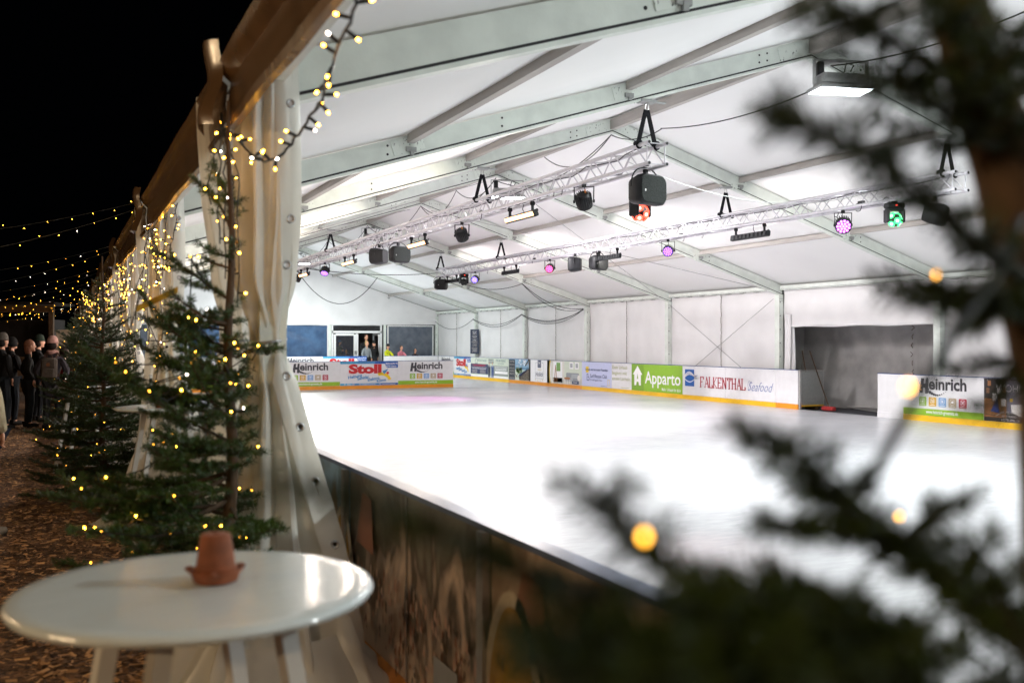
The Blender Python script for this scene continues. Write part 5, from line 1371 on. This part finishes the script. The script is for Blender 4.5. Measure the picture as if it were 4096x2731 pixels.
def chip_mat(key, c1, c2):
    m = bpy.data.materials.new(key); m.use_nodes = True
    nt = m.node_tree; N = nt.nodes; L = nt.links; b = N['Principled BSDF']; b.inputs['Roughness'].default_value = .8
    g = N.new('ShaderNodeNewGeometry'); cr = N.new('ShaderNodeValToRGB')
    cr.color_ramp.elements[0].color = (*c1, 1); cr.color_ramp.elements[1].color = (*c2, 1)
    L.new(g.outputs['Random Per Island'], cr.inputs[0]); L.new(cr.outputs[0], b.inputs['Base Color'])
    return m
ch = chips(60000, 'wood_chips', (-3.2, 1.45), (1.6, 22), .018, .075)
tag(np_mesh('wood_chips', ch, 4, chip_mat('wood_chip', (.15, .066, .022), (.72, .40, .17))), kind='stuff')

# ------------------------------------------------------------------ firs
class Fir:
    def __init__(self): self.seg = []; self.tw = MB(); self.ends = []
    def twig(self, pts, r0, r1, nl=.02, dens=420):
        n = len(pts); self.tw.tube(pts, [r0 + (r1 - r0) * i / (n - 1) for i in range(n)], 5, cap=False)
        for a, b in zip(pts[:-1], pts[1:]): self.seg.append((a, b, nl, dens))
    def branch(self, pts, rng, r0=.011, spread=.45, step=.075, nl=.02, dens=420, tmax=.30, first=.18, flatn=None, bare=0.0):
        """a main stem along pts with side twigs left and right in its own plane, some with twigs of their own"""
        pts = [V(p) for p in pts]
        n = len(pts); self.tw.tube(pts, [r0 * (1 - .75 * i / (n - 1)) for i in range(n)], 6, cap=False)
        ln = [0.0]
        for a, b in zip(pts[:-1], pts[1:]): ln.append(ln[-1] + (b - a).length)
        T = ln[-1]
        for i, (a, b) in enumerate(zip(pts[:-1], pts[1:])):
            if ln[i] > T * bare: self.seg.append((a, b, nl, dens))
        def at(s):
            for i in range(n - 1):
                if s <= ln[i + 1] + 1e-9:
                    q = (s - ln[i]) / max(1e-9, ln[i + 1] - ln[i]); return pts[i].lerp(pts[i + 1], q), (pts[i + 1] - pts[i]).normalized()
            return pts[-1], (pts[-1] - pts[-2]).normalized()
        s = T * first; sd = 1
        while s < T - .02:
            p, d = at(s); up = flatn if flatn is not None else V((0, 0, 1))
            sv = d.cross(up); sv = sv.normalized() if sv.length > 1e-4 else V((1, 0, 0))
            L = min(tmax, max(.035, (T - s) * spread * rng.uniform(.75, 1.2) + .03))
            a = math.radians(rng.uniform(42, 62)); dr = (d * math.cos(a) + sv * sd * math.sin(a) + up * rng.uniform(-.12, .16)).normalized()
            q = [p, p + dr * L * .5 + d * L * .04, p + dr * L + d * L * .14 + V((0, 0, L * .06))]
            self.twig(q, r0 * .32, .0012, nl, dens); self.ends.append(q[-1])
            if L > .11:
                for k in range(1, int(L / .055)):
                    f = k / (L / .055); pp = q[0].lerp(q[2], f)
                    for s2 in (-1, 1):
                        if rng.random() < .2: continue
                        l2 = min(.11, (1 - f) * L * .55 + .02); sv2 = dr.cross(up); sv2 = sv2.normalized() if sv2.length > 1e-4 else sv
                        d2 = (dr * .62 + sv2 * s2 * .75 + up * rng.uniform(-.1, .12)).normalized()
                        self.twig([pp, pp + d2 * l2 * .55, pp + d2 * l2 + dr * l2 * .1], .0016, .001, nl, dens)
            s += step * rng.uniform(.75, 1.25); sd = -sd
        self.ends.append(pts[-1])
    def crown(self, rng, H, z0, R, whorls, jit=.05, topsparse=.0, limit=None, per=(5, 7), nl=.022, dens=380, cx=0, cy=0, zmax=None):
        for i in range(whorls):
            f = i / (whorls - 1); z = z0 + (H - .22 - z0) * f ** 1.05
            r = R * (1 - f) ** .72 + .10
            m = rng.randint(*per) if f < .75 else 4
            for k in range(m):
                az = 2 * PI * (k + rng.uniform(-.25, .25)) / m + i * 1.9
                L = r * rng.uniform(.62, 1.2)
                if limit: L *= limit(az, z)
                if L < .08: continue
                el = math.radians(-8 + 34 * f + rng.uniform(-7, 7) * (1 + jit * 10)); d = V((math.cos(az), math.sin(az), 0))
                zz = z + rng.uniform(-jit, jit)
                pts = [V((cx, cy, zz)) + d * L * q * math.cos(el) + V((0, 0, L * (q * math.sin(el) + .14 * q * q - .05 * math.sin(PI * q)))) for q in (0, .25, .5, .75, 1)]
                self.branch(pts, rng, .006 + .009 * L, nl=nl, dens=dens, bare=.18, step=.058)
    def build(self, t, nm='needle', shape=3, width=.0024, upb=.30, stem='twig'):
        self.tw.build('branches', M[stem], t)
        A = np.array([[*a, *b, nl, de] for a, b, nl, de in self.seg], np.float64)
        p0, p1, nl, de = A[:, :3], A[:, 3:6], A[:, 6], A[:, 7]
        ln = np.linalg.norm(p1 - p0, axis=1); cnt = np.maximum(2, (ln * de).astype(int))
        idx = np.repeat(np.arange(len(A)), cnt); n = len(idx)
        t_ = RNG.random(n)[:, None]; p = p0[idx] * (1 - t_) + p1[idx] * t_
        ax = ((p1 - p0) / np.maximum(ln, 1e-9)[:, None])[idx]
        rv = RNG.normal(size=(n, 3)); rv[:, 2] += upb * 1.5
        pr = rv - (rv * ax).sum(1)[:, None] * ax; pr /= np.linalg.norm(pr, axis=1)[:, None] + 1e-9
        d = ax * .55 + pr * .85; d /= np.linalg.norm(d, axis=1)[:, None]
        L = (nl[idx] * (.7 + .45 * RNG.random(n)))[:, None]
        w = np.cross(d, RNG.normal(size=(n, 3))); w /= np.linalg.norm(w, axis=1)[:, None] + 1e-9
        if shape == 3: out = np.stack([p - w * width * .6, p + w * width * .6, p + d * L], 1)
        else: out = np.stack([p, p + d * L * .5 + w * width * .5, p + d * L, p + d * L * .5 - w * width * .5], 1)
        return np_mesh('needles', out.reshape(-1, 3), shape, M[nm], t)

def trunk(t, H, r, wob=.01, rng=random):
    pts = [V((wob * math.sin(k * 1.3), wob * math.cos(k * 1.7), H * k / 14)) for k in range(15)]
    MB().tube(pts, [r * (1 - .9 * k / 14) + .004 for k in range(15)], 10).build('trunk', M['bark'], t, smooth=True)

# the fir beside the near curtain
rng = random.Random(21)
T1 = (.70, 4.62)
t1 = thing('fir_tree', 'nearest whole fir, dark green with warm lights, beside the near curtain', 'fir tree', (*T1, 0), 0, 'firs standing along the open side')
f1 = Fir()
def lim1(az, z):
    x = math.cos(az)
    return (1.12 if x < -.3 else .85 if x < .1 else .20 if x > .5 else .40) * (.72 if z > 1.75 else .9 if z > 1.4 else 1.08)
f1.crown(rng, 2.35, .68, .59, 12, limit=lim1, per=(7, 10), nl=.030, dens=760, jit=.10)
def loc1(x, y, z): q = P(x, y, z); return V((q.x - T1[0], q.y - T1[1], q.z))
for pts in ([(530, 690, 4.6), (449, 633, 4.5), (394, 598, 4.45), (345, 571, 4.4)], [(541, 620, 4.65), (495, 606, 4.6), (455, 591, 4.55)], [(545, 560, 4.6), (505, 470, 4.6), (440, 405, 4.6)], [(540, 520, 4.6), (515, 430, 4.6), (480, 372, 4.55)],
            [(530, 760, 4.6), (440, 745, 4.5), (392, 712, 4.45)], [(525, 800, 4.6), (400, 760, 4.4), (310, 660, 4.3)], [(520, 930, 4.6), (420, 900, 4.3), (330, 905, 4.1)], [(520, 1010, 4.6), (420, 960, 4.2), (330, 900, 4.0)], [(545, 820, 4.7), (580, 800, 4.5), (600, 795, 4.4)]):
    f1.branch([loc1(*q) for q in pts], rng, .008, spread=.6, nl=.026, dens=800, tmax=.20)
f1.build(t1, 'needle', 4, .0040); trunk(t1, 2.78, .036, .012)
# the second fir and its copies further along
t2 = thing('fir_tree', 'bushy fir with warm lights behind the small bar table', 'fir tree', (.42, 11.5, 0), 0, 'firs standing along the open side')
f2 = Fir(); rng = random.Random(5)
f2.crown(rng, 2.55, .22, .70, 17, per=(8, 10), nl=.030, dens=440)
f2.build(t2, 'needle2', 3, .0046); trunk(t2, 2.6, .035, .01)
rest = [(.50, 16.2, 1.4, 'third fir along the open side, mostly behind the bushy one'), (.40, 21.2, 2.7, 'fourth fir along the open side, glittering with lights'), (.45, 26.3, .6, 'fifth fir along the open side, far behind the others'), (.40, 31.5, 4.1, 'last and farthest fir along the open side')]
for x, y, rz, lab in rest: dup(t2, (x, y, 0), rz, lab)

# the fir the camera looks through, standing just beside the lens
T0 = (.80, .64)
t0 = thing('fir_tree', 'blurred dark fir filling the foreground, branches across the rink', 'fir tree', (*T0, 0), 0, 'firs standing along the open side')
f0 = Fir(); rng = random.Random(9)
def l0(q): v = P(*q); return V((v.x - T0[0], v.y - T0[1], v.z))
FB = [([(2365, 650, .84), (2260, 570, .76), (2150, 482, .70), (2050, 396, .65), (1900, 305, .60), (1745, 254, .57)], .26, .05),
      ([(2340, 270, .90), (2200, 190, .82), (2100, 130, .76), (2000, 62, .72), (1880, 8, .67)], .42, .10), ([(2350, 370, .92), (2250, 322, .86), (2150, 250, .81), (2045, 178, .76)], .38, .08),
      ([(2370, 150, .92), (2260, 100, .8), (2170, 30, .74), (2100, -60, .7)], .35, .06), ([(2370, 210, .95), (2290, 215, .9), (2230, 190, .88)], .3, .05),
      ([(2365, 725, .92), (2260, 692, .86), (2180, 668, .82), (2088, 655, .78)], .5, .09), ([(2380, 800, 1.0), (2320, 850, .94), (2290, 960, .9)], .4, .08), ([(2365, 700, .92), (2280, 720, .85), (2210, 770, .8)], .4, .06),
      ([(2365, 1500, .9), (2200, 1340, .82), (2080, 1262, .76), (2000, 1205, .72), (1930, 1150, .68), (1870, 1092, .65), (1800, 1032, .61), (1712, 1002, .58)], .26, .07),
      ([(2080, 1264, .76), (2000, 1234, .72), (1900, 1222, .68), (1725, 1212, .62)], .2, .03), ([(2060, 1262, .76), (2120, 1205, .72), (2180, 1168, .70), (2250, 1140, .68)], .25, .04), ([(1985, 1190, .72), (1920, 1132, .69), (1840, 1112, .66)], .3, .04),
      ([(2250, 1680, .9), (1900, 1510, .8), (1700, 1405, .72), (1600, 1345, .67), (1520, 1288, .64), (1450, 1222, .61), (1380, 1152, .58), (1292, 1100, .56)], .22, .055),
      ([(2250, 1640, .85), (1800, 1430, .66), (1500, 1385, .53), (1250, 1330, .45), (1050, 1245, .39), (850, 1160, .35), (700, 1125, .33), (580, 1112, .32)], .34, .065),
      ([(2200, 1640, .8), (1800, 1530, .6), (1500, 1480, .5), (1280, 1490, .45)], .5, .10), ([(2150, 1600, .75), (1950, 1460, .66), (1800, 1390, .6), (1680, 1360, .56)], .5, .09), ([(2050, 1650, .62), (1750, 1560, .5), (1500, 1560, .45), (1200, 1540, .4)], .5, .08),
      ([(2150, 1600, .78), (2000, 1430, .72), (1900, 1370, .7), (1790, 1355, .68)], .5, .09), ([(2390, 1640, .8), (2350, 1490, .76), (2290, 1350, .72), (2200, 1238, .69)], .32, .08), ([(2390, 1560, .85), (2300, 1420, .8), (2180, 1330, .76), (2080, 1300, .73)], .4, .07),
      ([(1850, 1720, .64), (1780, 1580, .6), (1700, 1480, .57), (1600, 1420, .55)], .5, .10), ([(1700, 1720, .6), (1600, 1590, .55), (1480, 1500, .5), (1380, 1440, .48)], .5, .10), ([(1560, 1720, .55), (1450, 1600, .5), (1330, 1530, .46)], .5, .09), ([(2050, 1450, .75), (1920, 1390, .7), (1800, 1400, .66), (1650, 1430, .62)], .5, .09), ([(1900, 1720, .62), (1830, 1560, .6), (1760, 1450, .58)], .5, .09), ([(2390, 1700, .7), (2340, 1620, .66), (2290, 1560, .63)], .4, .06)]
for pts, sp, tm in FB:
    close = pts[-1][2] < .40
    if close: sp, tm = sp * .5, tm * .5
    f0.branch([l0(q) for q in pts], rng, .0075 if not close else .005, spread=sp * (.6 if tm < .075 else .85), step=.026, nl=.0115 if close else .0190, dens=1150, tmax=tm * (.6 if tm < .075 else .85), first=.10)
def lim0(az, z):
    x, y = math.cos(az), math.sin(az)
    return 1.0 if (x > .85 and y < .3) or (y < -.5 and x > .2) else 0
c0 = P(2470, 782, .97); f0.crown(rng, 2.7, .4, .55, 9, limit=lim0, per=(8, 10), nl=.02, dens=420, cx=c0.x - T0[0], cy=c0.y - T0[1])
def lim00(az, z): return 1.0 if z < .75 else 0
f0.crown(rng, 1.6, .35, .50, 4, limit=lim00, per=(6, 8), nl=.02, dens=420)
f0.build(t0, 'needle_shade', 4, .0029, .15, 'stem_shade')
tp = [P(2560, 782, 1.0), P(2440, 900, .96), P(2375, 650, .93), P(2318, 400, .91), P(2268, 240, .90), P(2190, -20, .90), P(2130, -300, .92), P(2090, -700, .95)]
tp[0].z = 0
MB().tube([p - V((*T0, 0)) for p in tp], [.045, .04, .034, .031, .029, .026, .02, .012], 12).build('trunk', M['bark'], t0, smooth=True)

# ------------------------------------------------------------------ string lights
BULB = MB().ball((0, 0, 0), (.0052, .0052, .0075), 8, 6)
def bulb_mesh(key, s=1.0):
    o = MB(); o.v = [(a * s, b * s, c * s) for a, b, c in BULB.v]; o.f = BULB.f
    me = bpy.data.meshes.new('bulb'); o.v = [(a * .85, b * .85, c * .85) for a, b, c in o.v]; me.from_pydata(o.v, [], o.f); me.materials.append(M[key]); return me
glow('bulb_dim', (1.0, .42, .03), 9.0)
glow('bulb_near', (1.0, .44, .04), 7.5)
BM = {(k, s): bulb_mesh(k, s) for k in ('bulb', 'bulb_cool', 'bulb_dim', 'bulb_near') for s in (.5, .8, 1.0, 1.25)}
def lights(label, runs, group, spacing=.1, r=.0028, hang=.03, cool=.14, size=1.0, seed=0, maxb=99, cord=True, key=None, name='string_lights'):
    rr = random.Random(seed); root = thing(name, label, 'string lights', tuple(runs[0][0]), 0, group); o = V(runs[0][0])
    m = MB(); nb = 0; bulbs = []
    for pts in runs:
        pts = [V(p) - o for p in pts]
        if cord: m.tube(pts, r, 5)
        acc = spacing * .5
        for a, b in zip(pts[:-1], pts[1:]):
            L = (b - a).length
            while acc < L:
                p = a.lerp(b, acc / L); d = (b - a).normalized(); q = V((rr.uniform(-1, 1), rr.uniform(-1, 1), rr.uniform(-1.2, .7))); q = (q - d * q.dot(d)).normalized()
                e = p + q * hang; bulbs.append((e + q * .006, q)); m.tube([p, p.lerp(e, .3), e], [r * .8, r * 1.25, r * 1.25], 5)
                acc += spacing * rr.uniform(.8, 1.2)
            acc -= L
    m.build('cord', M['cordgreen'], root)
    rr.shuffle(bulbs)
    for p, q in bulbs[:maxb]:
        k = key or ('bulb_cool' if rr.random() < cool else 'bulb')
        b = bpy.data.objects.new('bulb', BM[(k, size)]); COL.objects.link(b); b.parent = root; b.location = p; b.rotation_euler = q.to_track_quat('Z', 'Y').to_euler()
    return root
def wiggle(pts, a, seed):
    rr = random.Random(seed); out = []
    for p, q in zip(pts[:-1], pts[1:]):
        for k in range(4): out.append(V(p).lerp(V(q), k / 4) + V((rr.uniform(-a, a), rr.uniform(-a, a), rr.uniform(-a, a))))
    return out + [V(pts[-1])]
# the swag from the valance to the near post, and strands falling from the post
sw = [P(838, -60, 2.62), P(815, 10, 2.75), P(785, 90, 3.0), P(758, 165, 3.25), P(738, 230, 3.45), P(712, 270, 3.65), P(680, 318, 3.85), P(642, 362, 4.05), P(605, 372, 4.2), P(572, 350, 4.4), P(545, 318, 4.55), P(512, 288, 4.66), P(508, 260, 4.7)]
lights('swag of warm bulbs on dark cord hanging in front of the near curtain', [wiggle(sw, .006, 1)], 'light strings on the tent edge', .095, .0055, .038, .22, 1.0, 1)
st = []
for i, (dx, y1) in enumerate(((-30, 470), (-8, 560), (6, 640), (22, 590), (36, 700))):
    st.append(wiggle([P(508, 285, 4.62), P(510 + dx * .5, 330, 4.6), P(510 + dx * 1.0, 420, 4.58), P(512 + dx * .9, y1, 4.56)], .009, 20 + i))
lights('bundle of dark strands with warm bulbs falling from the near post into the fir', st, 'light strings on the tent edge', .11, .0036, .032, .16, 1.0, 2)
YP = ['second', 'third', 'fourth', 'fifth', 'sixth']
for i, y in enumerate((10, 15, 20, 25, 30)):
    rr = random.Random(50 + i); runs = []
    for k in range(5 if i < 2 else 3):
        x0, y0 = .74 + rr.uniform(-.05, .08), y - .3 + rr.uniform(-.12, .12); L = rr.uniform(.7, 1.5)
        runs.append(wiggle([(.76, y - .25, 2.80), (x0, y0, 2.55), (x0 + rr.uniform(-.12, .12), y0 + rr.uniform(-.15, .15), 2.65 - L * .6), (x0 + rr.uniform(-.18, .18), y0 + rr.uniform(-.2, .2), 2.65 - L)], .014, i * 7 + k))
    lights(f'strands of warm bulbs dangling at the {YP[i]} post of the open side', runs, 'light strings on the tent edge', .12 if i < 2 else .20, .0034, .03, .12, .8 if i < 1 else .5, 60 + i)
    a, b = V((.77, y - .3, 2.74)), V((.78, y - 2.4, 2.70))
    lights(f'short swag of bulbs below the valance before the {YP[i]} post', [wiggle(cat(a, b, .45, 8), .012, 90 + i), wiggle(cat(a, V((.8, y - 1.4, 2.72)), .55, 6), .012, 95 + i)], 'light strings on the tent edge', .10, .0036, .03, .12, 1.0, 70 + i)
# lights wound around the firs: a cord that climbs in turns through the outer twigs
def wind(label, t, fir, n, seed, size=1.0, key=None, spread=1.0, dims=.0):
    rr = random.Random(seed); ends = [e for e in fir.ends if e.z > .3]
    pts = rr.sample(ends, min(n, len(ends))); pts.sort(key=lambda p: p.z + .12 * math.atan2(p.y, p.x) / PI)
    mw = Matrix.Translation(t.location) @ Matrix.Rotation(t.rotation_euler.z, 4, 'Z')
    P3 = [mw @ (V((p.x * .93, p.y * .93, p.z - .01))) for p in pts]
    root = thing('string_lights', label, 'string lights', tuple(P3[0]), 0, 'light strings wound around the firs'); o = P3[0]
    m = MB()
    for a, b in zip(P3[:-1], P3[1:]):
        if (b - a).length < .55: m.tube([a - o, (a + b) / 2 - o - V((0, 0, .03)), b - o], .003, 5, cap=False)
    m.build('cord', M['cordgreen'], root)
    for p in P3:
        k = 'bulb_dim' if rr.random() < dims else ('bulb_cool' if rr.random() < .13 else 'bulb')
        b = bpy.data.objects.new('bulb', BM[(k, size)]); COL.objects.link(b); b.parent = root; b.location = p - o + V((rr.uniform(-.01, .01), rr.uniform(-.02, .0), .012)); b.rotation_euler = (rr.uniform(-1, 1), rr.uniform(-1, 1), 0)
wind('warm bulbs spread through the nearest whole fir', t1, f1, 70, 3, .8, dims=.5)
wind('warm bulbs spread through the bushy fir by the small table', t2, f2, 56, 4, .5, dims=.4)
for i, (x, y, rz, lab) in enumerate(rest):
    o = [q for q in bpy.data.objects if q.get('label') == lab][0]
    wind(f'warm bulbs on the {("third", "fourth", "fifth", "last")[i]} fir along the open side', o, f2, 44, 8 + i, .5)
# cord and bulbs in the foreground fir
lights('blurred cord with amber bulbs in the foreground fir', [[P(2345, 500, .82), P(2282, 640, .78), P(2200, 745, .74), P(2140, 855, .70), P(2085, 945, .67), P(2030, 1040, .65), P(1985, 1130, .63)]], 'light strings wound around the firs', .9, .0045, .01, 0, .8, 5, 0)
rt = [o for o in bpy.data.objects if o.get('label', '').startswith('blurred cord')][0]
for (x, y, z), k in zip(((1480, 1232, .57), (2086, 888, .66), (2150, 632, .98), (2066, 1186, 1.0)), ('bulb_near', 'bulb_dim', 'bulb_dim', 'bulb_dim')):
    b = bpy.data.objects.new('bulb', BM[(k, .5)]); COL.objects.link(b); b.parent = rt; b.location = P(x, y, z) - V(rt.location)
# strings over the path
nmn = ['nearest', 'second', 'third', 'fourth', 'fifth', 'sixth', 'seventh', 'eighth']
for i, y in enumerate((10.5, 15.4, 20.4, 25.4, 30.4, 35.4, 40.4, 45.4)):
    for s in (0, 1):
        a = V((.74, y, 3.08 - .06 * s)); b = V((-6.5, y + (2.2 if s else .4) + (.8 * s), 3.25 - .05 * s)); sag = .62 + .12 * s + .05 * (i % 3)
        lights(f'{nmn[i]} {"lower" if s else "upper"} string of warm bulbs crossing the dark sky over the path', [cat(a, b, sag, 26)], 'light strings crossing over the path', .20 if i < 3 else .30, .0026, .025, .2, .5 if i < 3 else .8, 200 + 2 * i + s, 60)
# unseen warm strings added near the camera to go with the fill lamps
for i, y in enumerate((-1.0, -4.0, -8.0)):
    lights(f'added warm bulbs over the path near the camera, above the picture, row {("ahead", "overhead", "behind")[i]}', [cat((.70, y, 3.0), (-6.5, y + .5, 3.3), .4, 20)], 'light strings crossing over the path', .3, .0026, .025, .1, 1.0, 300 + i, 20)
lights('added warm bulbs on a cord along the dark side of the path, outside the picture', [cat((-3.4, -3.5, 3.25), (-3.4, 3, 3.25), .15, 14), cat((-3.4, 3, 3.25), (-3.5, 9.5, 3.25), .15, 14)], 'light strings crossing over the path', .3, .0026, .025, .1, 1.0, 310, 40)
def warm(x, y, z, e, col=(1, .70, .40), r=.12):
    ld = bpy.data.lights.new('warm_fill', 'POINT'); ld.energy = e; ld.color = col; ld.shadow_soft_size = r  # bare point lamps added as fill, since the bulbs give little light
    lo = bpy.data.objects.new('warm_fill', ld); COL.objects.link(lo); lo.location = (x, y, z)
for x, y, z, e in WARM: warm(x, y, z, e)

# ------------------------------------------------------------------ stalls at the end of the path
hut = thing('market_stall', 'dim wooden stall under the strings at the far edge of the picture', 'stall', (*pl(16, 33)[:2], 0), -.3)
M['hutwood'] = mat('stall_wood', (.16, .085, .04), .8, var=.4, vscale=6, stretch=(6, 6, 1))
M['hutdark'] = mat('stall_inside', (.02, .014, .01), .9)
MB().box((0, 1.2, 1.2), (2.9, .1, 2.4)).box((-1.4, .6, 1.2), (.1, 1.2, 2.4)).box((1.4, .6, 1.2), (.1, 1.2, 2.4)).build('walls', M['hutdark'], hut)
MB().box((0, -.02, .55), (2.9, .08, 1.1)).box((0, -.12, 1.13), (3.0, .4, .06)).build('counter', M['hutwood'], hut)
MB().box((1.42, -.05, 1.45), (.14, .14, 2.9)).box((-1.42, -.05, 1.45), (.14, .14, 2.9)).box((0, -.05, 2.75), (3.0, .14, .22)).build('front_posts', M['hutwood'], hut)
MB().box((0, .6, 2.93), (3.3, 2.2, .08)).build('roof', M['hutdark'], hut)
q = V(pl(16, 33)); lights('cluster of warm bulbs on the dim wooden stall', [[(q.x - .9, q.y - .75, 2.65), (q.x + .2, q.y - .8, 2.5), (q.x + 1.2, q.y - .95, 2.62)]], 'light strings on the tent edge', .22, .003, .03, .3, 1.25, 400)
q = V(pl(196, 24)); lights('dense cluster of warm bulbs glowing beside the white cabinet', [wiggle([(q.x - .15, q.y, 2.75), (q.x + .25, q.y, 2.5), (q.x - .1, q.y, 2.3), (q.x + .3, q.y + .1, 2.15)], .12, 5), wiggle([(q.x + .1, q.y, 2.7), (q.x - .15, q.y, 2.5), (q.x + .3, q.y, 2.35)], .12, 6)], 'light strings on the tent edge', .07, .003, .03, .3, 1.25, 401)
q = V(pl(176, 25)); cab = thing('cabinet', 'tall cream white cabinet panel beyond the people, beside the firs', 'cabinet', (q.x, q.y, 0), -YAW)
M['creampaint'] = mat('cream_paint', (.55, .47, .36), .5)
MB().cbox((0, 0, 1.0), (.86, .40, 1.94), .02).build('body', M['creampaint'], cab)
f = MB(); f.box((-.40, -.206, 1.0), (.05, .014, 1.9)); f.box((.40, -.206, 1.0), (.05, .014, 1.9)); f.box((0, -.206, 1.925), (.75, .014, .05)); f.box((0, -.206, .10), (.75, .014, .08)); f.build('door_frame', M['creampaint'], cab)
q = V(pl(170, 22.6)); mc = thing('drinks_machine', 'grey drinks machine with a pale green front on the counter', 'machine', (q.x, q.y, 0), -YAW)
MB().cbox((0, 0, .45), (.9, .5, .9), .02).build('counter', M['hutwood'], mc)
MB().cbox((0, 0, 1.18), (.42, .34, .52), .03).build('body', M['grey_cast'], mc)
MB().box((0, -.174, 1.10), (.34, .006, .30)).build('front', flat('machine_green', 'a9c79a'), mc)
MB().tube([(-.1, -.2, 1.42), (-.1, -.26, 1.5), (-.1, -.22, 1.56)], .015, 6).tube([(.1, -.2, 1.42), (.1, -.26, 1.5), (.1, -.22, 1.56)], .015, 6).build('taps', M['steel'], mc)
yl = MB().grid(lambda u, v: (-.095 + .19 * u, .004 * math.sin(6 * u), -.045 + .088 * u + .03 * v), 8, 2).build('tree_tag', mat('paper_yellow', (.55, .36, .03), .7))
yl.location = P(360, 695, 4.45); yl.rotation_euler = (0, 0, -YAW); tag(yl, 'yellow paper strip on a twig of the near fir', 'tag')
# trees and hedges lost in the dark beyond the path stay black in the photograph and are not lit
bpy.context.view_layer.update()
